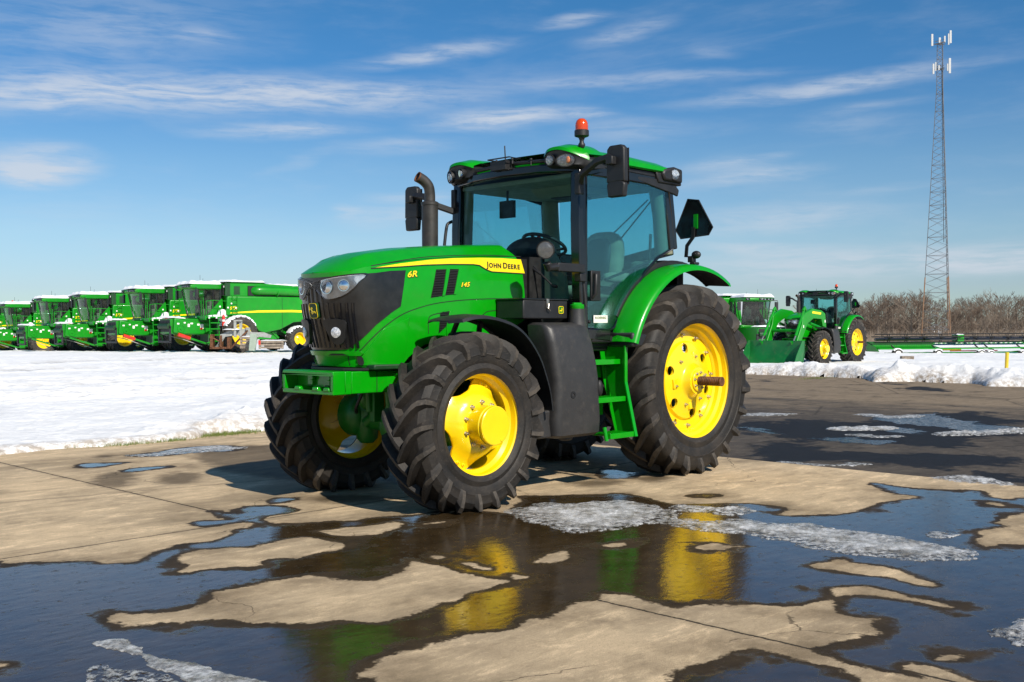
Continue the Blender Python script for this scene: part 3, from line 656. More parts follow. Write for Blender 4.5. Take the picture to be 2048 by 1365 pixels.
def make_cab(T,full=True):
    # ------- frame
    b=B()
    for sy in (1,-1):
        b.tube([(1.40,.755*sy,1.30),(1.415,.755*sy,1.7),(1.42,.745*sy,2.3),(1.40,.735*sy,2.73)],.06,4,sq=(.85,.80))
        b.tube([(.10,.755*sy,2.10),(.14,.755*sy,2.40),(.17,.745*sy,2.70)],.05,4,sq=(.8,1.3))
        b.tube([(1.40,.745*sy,2.715),(.9,.76*sy,2.72),(.17,.745*sy,2.71)],.045,4,sq=(1,1))
        b.tube([(1.40,.76*sy,1.32),(1.05,.765*sy,1.30)],.05,4,sq=(.8,1.0))
    b.tube([(1.40,-.735,2.73),(1.50,-.4,2.745),(1.53,0,2.75),(1.50,.4,2.745),(1.40,.735,2.73)],.045,4,sq=(1,.8))
    b.tube([(.12,-.75,2.71),(.02,0,2.72),(.12,.75,2.71)],.05,4,sq=(1,1))
    b.tube([(.10,-.75,2.10),(-.02,0,2.0),(.10,.75,2.10)],.05,4,sq=(1,1))
    fr=obj('cab_frame',b,M['gloss'],T,30,bev=.012)
    b=B()
    for sy in (1,-1):
        b.tube([(1.345,.70*sy,1.30),(1.36,.70*sy,2.0),(1.35,.68*sy,2.68)],.05,10)
        b.tube([(.13,.70*sy,2.05),(.16,.70*sy,2.40),(.20,.68*sy,2.68)],.085,12)
    b.bx(.1,1.42,-.73,.73,2.655,2.70)
    b.prism([(.5,2.60),(1.0,2.58),(1.1,2.655),(.35,2.655)],'y',-.12,.40)
    obj('cab_lining',b,M['beige'],fr,40,bev=.01)
    b=B().bx(.62,.92,-.02,.22,2.572,2.596); b.bx(.55,.60,.05,.12,2.585,2.605); obj('roof_console',b,M['dkint'],fr)
    b=B(); b.bx(.15,1.36,-.74,.74,1.20,1.27); b.bx(1.0,1.37,.715,.765,1.24,1.345); b.bx(1.0,1.37,-.765,-.715,1.24,1.345)
    b.bx(-.10,.6,-.55,.55,1.1,1.6); b.bx(-.15,.16,-.73,.73,1.5,2.0); b.bx(-.05,.95,-.74,-.44,1.25,1.93); b.prism([(-.05,1.26),(.85,1.26),(.75,1.5),(.55,1.72),(.30,1.92),(-.05,1.96)],'y',.46,.73)
    obj('cab_floor',b,M['dkint'],T,30,bev=.01)
    b=B().bx(1.30,1.44,-.70,.70,1.25,1.62); b.bx(.2,1.36,.725,.74,1.27,1.40); obj('cab_bulkhead',b,M['dkint'],T)
    b=B().prism([(.34,1.60),(.60,1.58),(.56,1.86),(.44,2.02),(.34,2.05)],'x',1.36,1.40); obj('pillar_panel',b,M['beige'],T,30)
    # ------- glass
    rows=[]
    for i in range(11):
        y=-.70+1.4*i/10; rows.append([(1.43+.11*(1-(y/.7)**2),y,1.50),(1.44+.12*(1-(y/.7)**2),y,2.1),(1.41+.13*(1-(y/.7)**2),y,2.715)])
    rw=[[(x-.006,y,z) for x,y,z in r] for r in rows]
    ws=obj('windscreen',B().grid(rows),M['glass'],T,60)
    DG=[(1.362,2.665),(1.366,1.37),(1.055,1.347),(0.985,1.369),(0.9,1.475),(0.72,1.673),(0.534,1.872),(0.344,2.008),(0.101,2.117),(0.109,2.238),(0.132,2.424),(0.172,2.63),(0.227,2.681),(0.458,2.692),(1.175,2.714)]
    for sy in (1,-1):
        dr=obj('cab_door' ,B().grid([[(0,0,0)]*2]*2) if False else _loopframe(DG,.785*sy,.013),M['gloss'],T,40)
        obj('door_glass',B().prism(DG,'y',.783*sy,.789*sy),M['glass'],dr,0)
        if sy>0:
            b=B().tube([(1.31,.80,1.62),(1.30,.835,1.66),(1.30,.84,1.75),(1.29,.835,1.82),(1.27,.80,1.84)],.018,8); b.bx(1.20,1.325,.79,.812,1.60,1.86)
            obj('door_handle',b,M['black'],dr,40,bev=.006)
            q=[(1.272,1.477),(1.082,1.412)]; (xa,za),(xb,zb)=q
            stk=obj('dealer_sticker',B().bx(xb,xa,.7895,.7915,zb,za),M['white'],dr)
            v,f=textmesh('KOENIG',1,.03); W=max(a[0] for a in v)
            obj('sticker_print',place_text((v,f),lambda x,y:(xa-.02-(xa-xb-.04)*x/W,.7925,zb+(za-zb)*.52+y*.028)),M['olive_print'],stk,0,recalc=False)
            b=B().lathe([(.016,0),(.016,.02),(.01,.028),(0,.028)],(1.345,.79,1.42),'y',14); obj('door_hinge',b,M['black'],dr)
            b=B().tube([(.30,.775,1.62),(.95,.77,1.42)],.004,5); 
        q=[(.08,2.08),(.14,2.68)]
    obj('rear_window',B().prism([(-.70,2.06),(.70,2.06),(.70,2.70),(-.70,2.70)],'x',.02,.026).xf(Matrix.Shear('XY',4,(0,0)) if False else Matrix.Identity(4)),M['glass'],T,0)
    # wipers / gas strut / grab bars inside
    b=B().tube([(-0.176,2.732)[0:1]+(.45,)+(-0.176,2.732)[1:2],(.05,.10,2.22)],.008,6); b.tube([(.04,.45,2.60),(.04,.02,2.30)],.007,6)
    obj('rear_wiper',b,M['dark'],T)
    b=B(); W=[[(0.307,1.95),(0.477,1.832),(0.604,1.726),(0.643,1.72)]][0]
    b.tube([(1.62,W[0][0]-.02,W[0][1]),(1.60,W[1][0],W[1][1])],.013,8); b.tube([(1.60,W[1][0],W[1][1]),(1.585,W[2][0],W[2][1])],.008,8); b.tube([(1.62,W[0][0]+.02,W[0][1]+.02),(1.59,W[2][0],W[2][1])],.004,6); b.tube([(1.585,W[2][0],W[2][1]),(1.58,W[3][0],W[3][1])],.014,8)
    obj('windscreen_wiper',b,M['black'],T)
    # ------- interior
    b=B(); 
    b.grid([[(.12+.02*math.cos(k),0,0)]*1 for k in (0,1)]) if False else None
    def cushion(c,sz,rot=0,mat='seat',nm='seat_cushion',par=None,p=3.2):
        bb=B(); n=20;m=12; v=[];f=[]
        for i in range(m+1):
            a=-PI/2+PI*i/m
            for k in range(n):
                t=2*PI*k/n; e=lambda w,q: math.copysign(abs(w)**(2/q),w)
                v.append((e(math.cos(a),p)*e(math.cos(t),p)*sz[0],e(math.cos(a),p)*e(math.sin(t),p)*sz[1],e(math.sin(a),p)*sz[2]))
        for i in range(m):
            for k in range(n): f.append((i*n+k,i*n+(k+1)%n,(i+1)*n+(k+1)%n,(i+1)*n+k))
        Mx=Matrix.Translation(c)@Matrix.Rotation(rot,4,'Y'); bb.add([Mx@Vector(q) for q in v],f); return obj(nm,bb,M[mat],par or T,50)
    st=cushion((.22,.02,1.98),(.085,.25,.33),-.16,nm='driver_seat')
    cushion((.255,.02,2.02),(.085,.17,.22),-.16,'dkint','seat_insert',st)
    cushion((.47,.02,1.70),(.26,.25,.08),0,'seat','seat_cushion',st)
    cushion((.40,.38,1.84),(.22,.05,.05),0,'seat','armrest',st); cushion((.45,-.38,1.84),(.26,.10,.06),0,'dkint','armrest',st)
    b=B().bx(.2,.7,-.24,.24,1.25,1.62); obj('seat_base',b,M['dkint'],st,bev=.03)
    tr=obj('trainer_seat',B().bx(.05,.30,.42,.66,1.60,2.0),M['beige'],T,bev=.04)
    b=B(); cen=Vector((1.03,.0,2.14)); ax=Vector((-.42,0,.9)).normalized(); q=ax.to_track_quat('Z','Y').to_matrix().to_4x4(); Mx=Matrix.Translation(cen)@q
    b.tube([Mx@Vector((.205*math.cos(t),.205*math.sin(t),0)) for t in [2*PI*k/36 for k in range(37)]],.016,10)
    for t in (PI/2,PI/2+2.1,PI/2-2.1): b.tube([Mx@Vector((.2*math.cos(t),.2*math.sin(t),0)),Mx@Vector((0,0,-.05))],.014,8)
    b.ell(tuple(Mx@Vector((0,0,-.05))),(.05,.05,.04)); b.tube([Mx@Vector((0,0,-.05)),(1.18,0,1.85),(1.25,0,1.4)],.05,10)
    stw=obj('steering_wheel',b,M['dkint'],T,50)
    obj('wheel_knob',B().ell((1.02,-.08,2.20),(.022,.022,.035)),M['red'],stw,60)
    b=B().ell((1.22,0,2.06),(.13,.30,.14)); b.bx(1.1,1.3,-.2,.2,1.55,2.0); obj('dashboard',b,M['dkint'],T,50)
    b=B().bx(.45,1.0,-.70,-.42,1.30,1.86); b.tube([(.6,-.5,1.86),(.62,-.5,2.0)],.02,8); obj('side_console',b,M['dkint'],T,bev=.03)
    b=B().bx(1.16,1.20,-.42,-.24,2.40,2.56); b.tube([(1.18,-.33,2.56),(1.18,-.33,2.66)],.012,8); obj('interior_mirror',b,M['dkint'],T,bev=.02)
    b=B().tube([(.42,.60,1.93),(.30,.66,1.98),(.28,.66,2.24)],.014,8); b.tube([(.9,.62,1.80),(.42,.60,1.93)],.012,8); b.tube([(.42,.60,1.93),(.52,.60,1.72)],.014,8)
    obj('grab_bar',b,M['dkint'],T,50)
    # ------- roof
    rows=[]; XP=[(.04,2.80,2.84,.80),(.10,2.80,2.885,.825),(.3,2.795,2.91,.83),(.7,2.795,2.925,.83),(1.1,2.80,2.925,.825),(1.28,2.81,2.92,.815),(1.38,2.82,2.905,.80)]
    for x,zb,zt,w in XP:
        r_=[(x,w-.02,zb)]
        r_+= [(x,w,zb+.012),(x,w-.004,(zb+zt)/2-.01),(x,w-.03,zt-.05),(x,w-.09,zt-.022),(x,w*.6,zt),(x,0,zt+.005)]
        r_+= [(a,-b_,c) for a,b_,c in r_[:-1][::-1]]
        rows.append(r_)
    b=B().grid(rows); b.f+=[tuple(range(len(rows[0])))[::-1]]; b.m+=[0]
    rf=obj('roof',b,M['green'],T,40)
    b=B(); b.bx(.09,1.40,-.79,.79,2.735,2.80); b.prism([(.0,2.70),(.36,2.70),(.40,2.795),(.02,2.795)],'y',.70,.815); b.prism([(.0,2.70),(.36,2.70),(.40,2.795),(.02,2.795)],'y',-.815,-.70)
    b.prism([(1.38,2.735),(1.52,2.74),(1.52,2.785),(1.38,2.80)],'y',-.45,.45)
    obj('roof_underside',b,M['black'],rf,30,bev=.012)
    b=B(); b.bx(1.385,1.47,-.48,.48,2.79,2.815); obj('roof_gutter',b,M['green'],rf,bev=.005)
    # rear quarter trim over the door
    b=B().prism([(.78,2.735),(.12,2.735),(.02,2.66),(.04,2.60),(.10,2.615),(.62,2.69)],'y',.775,.80); b.prism([(.78,2.735),(.12,2.735),(.02,2.66),(.04,2.60),(.10,2.615),(.62,2.69)],'y',-.80,-.775)
    obj('corner_trim',b,M['black'],rf,30,bev=.008)
    for sy in (1,-1):
        # front pod: rounded hump
        b=B(); rows=[]
        for i in range(13):
            u=i/12; y=.44+(.86-.44)*u; hgt=(.035+.10*math.sin(PI*min(1,(u*.93+.10)))**.7); base=2.725+.02*(1-u)
            xr=1.56-.16*max(0,(u-.55)/.45)**2-.05*max(0,(.2-u)/.2)
            rows.append([(1.00,y*sy,2.80+hgt*.45),(1.22,y*sy,base+.085+hgt),(1.42,y*sy,base+.075+hgt),(xr+.002,y*sy,base+.048+hgt*.93),(xr+.008,y*sy,base+.030+hgt*.86)])
        b.grid(rows); pod=obj('roof_pod',b,M['green'],rf,50)
        b=B(); rows=[]
        for i in range(13):
            u=i/12; y=.435+(.868-.435)*u; hgt=(.035+.10*math.sin(PI*min(1,(u*.93+.10)))**.7); base=2.725+.02*(1-u)
            xr=1.56-.16*max(0,(u-.55)/.45)**2-.05*max(0,(.2-u)/.2)
            rows.append([(1.20,y*sy,base+.01),(xr-.05,y*sy,base-.005),(xr-.012,y*sy,base+.02),(xr-.02,y*sy,base+.025+hgt*.5),(xr-.005,y*sy,base+.028+hgt*.85),(xr-.03,y*sy,base+.036+hgt*.9),(1.3,y*sy,base+.05+hgt*.8)])
        b.grid(rows,0,True); b.f+=[tuple(range(7)),tuple(range(12*7,13*7))]; b.m+=[0,0]
        pb=obj('pod_housing',b,M['black'],rf,50)
        lamp_round(Vector((1.572,.555*sy,2.80)),(1,.15*sy,-.12),.047,.07,pb,'work_lamp')
        o=lamp_round(Vector((1.545,.725*sy,2.785)),(1,.35*sy,-.12),.058,.07,pb,'turn_lamp')
        if sy>0:
            for q in [o]+list(o.children): q.scale=(1,1.0,1)
            Mx=Matrix.Translation((1.52,.74,2.775)); 
            for q in [o]+list(o.children):
                me=q.data
                for v in me.vertices: v.co=Vector((v.co.x-(v.co.y-.74)*.25,.74+(v.co.y-.74)*1.5,2.785+(v.co.z-2.785)*.95))
            b=B().ell((1.555,.75,2.785),(.012,.022,.030)); obj('amber_bulb',b,M['amber2'],o,60)
        # rear corner lamp
        b=B().prism([(.02,2.72),(.30,2.725),(.335,2.79),(.30,2.83),(.14,2.865),(.02,2.85)],'y',.70*sy,.842*sy); rc=obj('rear_lamp_housing',b,M['black'],rf,30,bev=.02)
        lamp_round(Vector((.165,.856*sy,2.79)),(.45,1*sy,-.05),.052,.06,rc,'work_lamp')
        # mirror
        mv=Vector((.05,0,0)) if sy>0 else Vector((.20,0,-.13)); m=obj('door_mirror',_mirror_b(sy),M['black'],T,40,bev=.012); m.location=mv
        b=B().tube([(1.43-mv.x,.78*sy,2.60),(1.44,.85*sy,2.66),(1.43,1.0*sy,2.75),(1.43,1.13*sy,2.77),(1.43,1.18*sy,2.74)],.022,4,sq=(1,1.3)); b.bx(1.40-mv.x,1.47-mv.x,.745*sy if sy>0 else -.80,.80 if sy>0 else -.745,2.50-mv.z,2.68-mv.z)
        b.bx(1.43,1.49,(1.14 if sy>0 else -1.21),(1.21 if sy>0 else -1.14),2.70,2.77)
        obj('mirror_arm',b,M['black'],m,30,bev=.008)
        b=B().grid([[(1.365,1.10*sy,2.54),(1.365,1.29*sy,2.54)],[(1.365,1.10*sy,2.84),(1.365,1.29*sy,2.84)]]); obj('mirror_glass',b,M['chrome'],m,0)
    # beacon
    b=B().tube([(1.40,.77,2.72),(1.40,.77,2.96)],.013,10); b.bx(1.375,1.425,.745,.80,2.72,2.84); b.lathe([(.02,2.90),(.03,2.915),(.03,2.93),(.02,2.945),(.018,2.96),(.028,2.985),(.055,2.995),(.062,3.0),(.062,3.045),(.055,3.05)],(1.40,.77,0),'z',28)
    bc=obj('beacon_stem',b,M['black'],T,40)
    obj('beacon_lens',B().lathe([(.055,3.046),(.0555,3.085),(.052,3.11),(.042,3.132),(.025,3.146),(0,3.150)],(1.40,.77,0),'z',28),M['amber'],bc,60)
    # antenna box on the roof front
    q=[(-0.114,2.857),(0.073,2.748),(0.018,2.949)]; y0,y1=q[0][0],q[1][0]
    b=B().bx(1.50,1.62,y0,y1,2.77,2.85); b.tube([(1.49,y0-.02,2.87),(1.63,y0-.02,2.87),(1.63,y1+.06,2.87),(1.49,y1+.06,2.87),(1.49,y0-.02,2.87)],.007,6); b.tube([(1.56,y0+.02,2.84),(1.56,y0+.02,2.875)],.01,6); b.tube([(1.56,y1+.03,2.82),(1.56,y1+.03,2.875)],.01,6); b.tube([(1.56,q[2][0],2.84),(1.56,q[2][0]-.01,2.99)],.006,8)
    obj('roof_aerial',b,M['black'],rf,30,bev=.004)
    b=B().tube([(1.53,.30,2.79),(1.53,.30,2.83)],.006,6); b.ell((1.53,.30,2.84),(.014,.014,.012)); obj('washer_nozzle',b,M['black'],rf)
    b=B().tube([(1.50,-.42,2.815),(1.53,0,2.825),(1.50,.48,2.815)],.017,8); obj('roof_bar',b,M['black'],rf,40)
def _mirror_b(sy):
    b=B()
    for (z0,z1,w0,w1) in ((2.560,2.865,.094,.090),(2.440,2.575,.080,.094)):
        c=1.195*sy; b.prism([(c-w0,z0),(c+w0,z0),(c+w1,z1-.03),(c+w1-.03,z1),(c-w1+.03,z1),(c-w1,z1-.03)],'x',1.372,1.43)
    return b
def _loopframe(poly,y,r):
    P=[(a,y,z) for a,z in poly]; P=P+[P[0],P[1]]
    return B().tube(P,r,6)
def make_fittings(T,full=True):
    # exhaust
    E=(1.955,-.55)
    b=B().lathe([(.072,1.95),(.074,2.47),(.078,2.475),(.078,2.50),(.060,2.51)],(E[0],E[1],0),'z',32)
    ex=obj('exhaust_stack',b,M['exh'],T,35)
    b=B(); P=smooth_pts([(E[0],E[1],2.50),(E[0],E[1],2.57),(E[0]+.015,E[1],2.64),(E[0]+.055,E[1]-.015,2.69),(E[0]+.11,E[1]-.03,2.72)],5)
    b.tube(P,.048,20); 
    o=obj('exhaust_elbow',b,M['exh'],ex,40)
    obj('exhaust_mouth',B().lathe([(.040,0),(.049,.0),(.049,.012),(.040,.012)],(0,0,0),'z',20,closed=True).xf(Matrix.Translation(P[-1])@(Vector(P[-1])-Vector(P[-2])).to_track_quat('Z','Y').to_matrix().to_4x4()),M['rust'],ex,30)
    obj('exhaust_bore',B().lathe([(.039,.002),(0,.002)],(0,0,0),'z',20).xf(Matrix.Translation(P[-1])@(Vector(P[-1])-Vector(P[-2])).to_track_quat('Z','Y').to_matrix().to_4x4()),M['dark'],ex,0)
    # far grab handle by the cab
    P=[(a_,-.86,c_) for a_,c_ in [(1.256,2.436),(1.322,2.412),(1.433,2.376),(1.472,2.325),(1.505,2.114)]]
    obj('side_handrail',B().tube(smooth_pts(P,3),.015,8),M['black'],T,50)
    # fuel tank
    rows=[]
    # horizontal sections: z, x_back, x_front, y_out, y_in
    for z,xb,xf,yo in ((.465,1.37,1.86,.90),(.49,1.345,1.90,.935),(.60,1.345,1.92,.945),(.95,1.37,1.90,.945),(1.08,1.385,1.93,.935),(1.25,1.42,1.95,.92),(1.36,1.45,1.97,.90),(1.395,1.47,1.97,.87),(1.415,1.50,1.94,.80)):
        sec=[]
        for (cx,cy,a0) in ((xf-.07,yo-.07,0),(xb+.05,yo-.05,PI/2)):
            rr=.07 if a0==0 else .05
            for k in range(5):
                a=a0+PI/2*k/4; sec.append((cx+rr*math.cos(a),cy+rr*math.sin(a),z))
        sec+=[(xb,.42,z),(xf-.5,.42,z),(xf-.03,.64,z),(xf,.67,z)]; rows.append(sec)
    b=B().grid(rows,0,True); n=len(rows[0]); b.f+=[tuple(range(n))[::-1],tuple(range((len(rows)-1)*n,len(rows)*n))]; b.m+=[0,0]
    tk=obj('fuel_tank',b,M['tank'],T,38,bev=.006)
    b=B().bx(1.37,2.12,.30,.86,.475,.70); b.lathe([(.06,.43),(.062,.475)],(1.63,.78,0),'z',20); obj('tank_sump',b,M['tank'],tk,30,bev=.015)
    b=B().lathe([(.085,1.36),(.070,1.46),(.066,1.53)],(1.50,.80,0),'z',28); obj('filler_neck',b,M['tank'],tk,40)
    b=B().lathe([(.058,1.53),(.060,1.535),(.060,1.562),(.055,1.568),(.0,1.568)],(1.50,.80,0),'z',28); b.bx(1.45,1.55,.792,.808,1.566,1.582); obj('fuel_cap',b,M['green'],tk,30)
    b=B().lathe([(.022,0),(.030,.002),(.030,.006),(.014,.006),(.012,-.004)],(1.72,.944,.82),'y',16); obj('tank_plug',b,M['black'],tk,40)
    # recess with blue washer bottle glimpse
    b=B().ell((1.365,.93,.86),(.035,.03,.07)); obj('tank_notch',b,M['dark'],tk,60)
    # toolbox with shield emblem
    b=B().bx(1.56,2.10,.44,.745,1.445,1.60); tb=obj('toolbox',b,M['black'],T,30,bev=.01)
    b=B().bx(1.555,2.105,.435,.752,1.598,1.613); obj('toolbox_lid',b,M['gloss'],tb,30,bev=.004)
    b=B().bx(1.80,1.83,.746,.757,1.53,1.61); b.tube([(1.815,.765,1.57),(1.83,.77,1.53),(1.80,.768,1.51)],.007,6); obj('toolbox_latch',b,M['steel'],tb,bev=.002)
    em=obj('emblem',B().prism(roundrect(1.645,1.52,.062,.062,.014),'y',.746,.7485),M['green_matte'],tb,0)
    obj('emblem_rim',B().prism(strip(roundrect(1.645,1.52,.058,.058,.012)+roundrect(1.645,1.52,.058,.058,.012)[:1],.004),'y',.7486,.7495),M['yellow_decal'],em,0)
    obj('emblem_deer',B().prism([(1.645+.024-.048*a,1.52-.024+.048*z) for a,z in DEER],'y',.7486,.7498),M['yellow_decal'],em,0)
    # ladder
    X0=1.0
    pl=[(0.678,1.209),(0.924,1.212),(0.924,0.899),(1.037,0.445),(0.84,0.462),(0.729,0.892)]
    ld=obj('ladder',B().prism([(pl[0][0],1.215),(pl[1][0],1.215),(pl[2][0],pl[2][1]),(pl[3][0],pl[3][1]-.01),(pl[4][0],pl[4][1]-.02),(pl[5][0],pl[5][1])],'x',X0-.006,X0),M['green'],T,0)
    b=B(); b.prism([(pl[1][0],1.215),(pl[2][0],pl[2][1]),(pl[3][0],pl[3][1]-.012),(pl[3][0]+.012,pl[3][1]-.012),(pl[2][0]+.012,pl[2][1]),(pl[1][0]+.012,1.215)],'x',X0-.012,X0+.024)
    obj('ladder_edge',b,M['green'],ld,0)
    sq_=[(1.082,1.228),(0.999,1.227),(0.944,0.884),(0.773,0.44),(0.86,0.442),(1.021,0.892)]
    obj('inner_stile',B().prism(sq_,'y',.688,.70),M['green'],ld,0,bev=.003)
    for (z,y1,xe) in (([(1.01,1.072)][0][1]-.02,.875,1.44),([(1.022,0.752)][0][1]-.02,.94,1.46),([(1.019,0.441)][0][1]-.01,1.035,1.345)):
        y0=y1-.23; b=B(); b.bx(X0+.001,xe,y1-.03,y1,z,z+.045); b.bx(X0+.001,xe,y0,y1-.031,z+.022,z+.028)
        for x in [X0+.03+.06*k for k in range(6)]: b.bx(x,x+.012,y0,y1-.032,z+.0285,z+.040)
        obj('step',b,M['green'],ld,30,bev=.003)
    b=B(); b.bx(X0,1.44,.66,.668,.93,1.03); b.bx(X0,1.44,.66,.668,.60,.70)
    b.tube([(1.355,1.0,[(1.423,0.415)][0][1]),(1.36,.98,.53)],.017,10); obj('ladder_frame',b,M['green'],ld,30)
    b=B().bx(1.02,1.40,.48,.64,.72,.92); b.bx(1.02,1.30,.46,.64,.46,.62); obj('battery_box',b,M['black'],T,30,bev=.02)
    b=B().bx(.95,1.36,.40,.72,1.165,1.235); b.bx(.98,1.30,.60,.80,1.235,1.30); obj('step_tread_plate',b,M['black'],T,30,bev=.02)
    b=B().tube([(1.0,.60,1.215),(1.02,.66,1.23),(1.02,.66,1.30)],.014,8); obj('ladder_hook',b,M['green'],ld)
    # rear fenders
    A=[]; 
    for k in range(25):
        t=math.radians(20+ (118-20)*k/24); R_=1.10 if t<1.2 else 1.10-.05*(t-1.2)
        A.append((R_*math.cos(t),.872+R_*math.sin(t)))
    for sy in (1,-1):
        f=arc_sheet(A,[(.772,-.02),(.785,.0),(.85,.008),(.98,.0),(1.03,-.015),(1.05,-.045)],.012,'rear_fender',M['green'],T,sy)
        inner=arc_sheet([(x*.985,.872+(z-.872)*.985) for x,z in A],[(.765,-.02),(.80,-.01),(1.035,-.025)],.01,'fender_liner',M['dark'],f,sy)
        b=B().prism([(1.02,1.33),(1.02,1.20),(.88,1.20),(.80,1.31)],'y',.70*sy,1.02*sy); obj('fender_foot',b,M['black'],f,30,bev=.02)
        b=B(); L=[(x*1.0,z) for x,z in A[6:24]]
        arc_sheet([(x*1.01,.872+(z-.872)*1.01) for x,z in A[3:22]],[(.70,.02),(.765,.035),(.79,.015),(.79,.0)],.02,'fender_seal',M['black'],f,sy)
        # tail lamp and extremity lamp
        b=B().ell((-.17,.86*sy,2.06),(.035,.05,.038)); b.bx(-.20,-.14,.80*sy-.02,.80*sy+.04,1.99,2.05); b.bx(-.21,-.13,.84*sy-.03,.84*sy+.03,1.965,1.99); obj('tail_lamp',b,M['black'],f,50,bev=.006)
    # slow moving vehicle sign seen from behind
    S=[(0.677,2.614),(0.804,2.594),(0.963,2.323),(0.917,2.254),(0.594,2.235),(0.535,2.317)]
    sm=obj('slow_vehicle_sign',B().prism(S,'x',-.30,-.294),M['gloss'],T,0,bev=.002)
    obj('sign_rim',B().tube([(-.296,a,z) for a,z in S+S[:2]],.006,6),M['black'],sm,0)
    cy=sum(a for a,z in S)/6; q=[(0.718,2.46),(0.764,2.321)]
    obj('sign_clip',B().bx(-.292,-.284,q[1][0]-.015,q[1][0]+.035,q[1][1],q[0][1]),M['green'],sm,0,bev=.003)
    R_=[(0.754,2.336),(0.748,2.24),(0.678,2.161),(0.667,2.05)]
    obj('sign_stalk',B().tube([(-.28,a,z) for a,z in R_],.016,4,sq=(1.1,.4)),M['black'],sm,0)
    # work light on its bracket
    b=B().bx(1.46,1.80,.80,.86,1.835,1.905); b.bx(1.42,1.50,.77,.84,1.76,1.83); b.tube([(1.79,.83,1.87),(1.90,.835,1.86),(1.92,.84,1.90)],.035,10)
    wb=obj('work_light_bracket',b,M['black'],T,30,bev=.012)
    lamp_round(Vector((1.965,.865,2.0)),(1,.55,-.15),.072,.10,wb,'work_light',None,M['silver'])
    b=B().tube([(1.42,.80,1.76),(1.40,.81,1.55)],.016,8); obj('handrail',b,M['black'],T)
def make_full(name,label,group=None):
    T=make_tractor(name,label,group); make_cab(T); make_fittings(T); return T
CAMP=[8.295730155830768,6.633805397420733,1.3842758070869594]
MT0=[0.7172964886488958,0.6966290585408526,0.013917692641016223]
SKYSTR=.084; SKYSAT=1.0; CLOUDCOL=(6.4,6.9,7.7); EXPO=.25
F_=2118.556712514856
CZ=[0.02,-.06,-.22,-.32,-.55,-.60]
M['greenish']=paint('pale_green_paint',(.30,.36,.29),.6,0,var=.1)
T1=make_full('row_crop_tractor','large green and yellow tractor in the foreground, parked on the puddled concrete')
# ------------------------------------------------------------------ ground
def vnoise(x,y,seed=0):
    xi=np.floor(x).astype(np.int64); yi=np.floor(y).astype(np.int64); fx=x-xi; fy=y-yi; fx=fx*fx*(3-2*fx); fy=fy*fy*(3-2*fy)
    def h(a,b):
        n=(a*374761393+b*668265263+seed*974634777)&0x7fffffff; n=((n^(n>>13))*1274126177)&0x7fffffff; return ((n^(n>>16))&0xffff)/65535.
    return (h(xi,yi)*(1-fx)+h(xi+1,yi)*fx)*(1-fy)+(h(xi,yi+1)*(1-fx)+h(xi+1,yi+1)*fx)*fy
def fbm(x,y,o=5,seed=0,rough=.5):
    s=0;a=1;t=0
    for k in range(o): s=s+a*vnoise(x*2**k+17*k,y*2**k-9*k,seed+k); t+=a; a*=rough
    return s/t
def sdf(poly,x,y):
    """signed distance, positive inside"""
    P=np.array(poly,float); Q=np.roll(P,-1,0); m=3.0
    d=np.full(x.shape,9.); x0,y0=P.min(0)-m; x1,y1=P.max(0)+m
    I=np.where((x>x0)&(x<x1)&(y>y0)&(y<y1))[0]; d[:]=-9.
    if len(I)==0: return d
    X=x[I];Y=y[I]; dd=np.full(X.shape,1e9); ins=np.zeros(X.shape,bool)
    for (ax,ay),(bx_,by) in zip(P,Q):
        ex,ey=bx_-ax,by-ay; L=ex*ex+ey*ey or 1e-12
        t=np.clip(((X-ax)*ex+(Y-ay)*ey)/L,0,1); dd=np.minimum(dd,(X-ax-t*ex)**2+(Y-ay-t*ey)**2)
        c=((ay>Y)!=(by>Y)); 
        if c.any(): ins[c]^=(X[c]<(ex)*(Y[c]-ay)/(ey if ey else 1e-12)+ax)
    d[I]=np.where(ins,1,-1)*np.sqrt(dd); return d
AZC=math.atan2(-MT0[1],-MT0[0]); CAMP0=CAMP
def polar(r0,r1,dl,da,half=34,coarse=6):
    rs=[r0]
    while rs[-1]<r1: rs.append(rs[-1]*(1+dl))
    n=int(math.radians(2*half)/da); a=list(np.linspace(-math.radians(half),math.radians(half),n))
    a+=list(np.linspace(math.radians(half),2*PI-math.radians(half),int((360-2*half)/coarse))[1:-1])
    A,Rr=np.meshgrid(np.array(a)+AZC,np.array(rs))
    x=CAMP0[0]+Rr*np.cos(A); y=CAMP0[1]+Rr*np.sin(A); return x,y
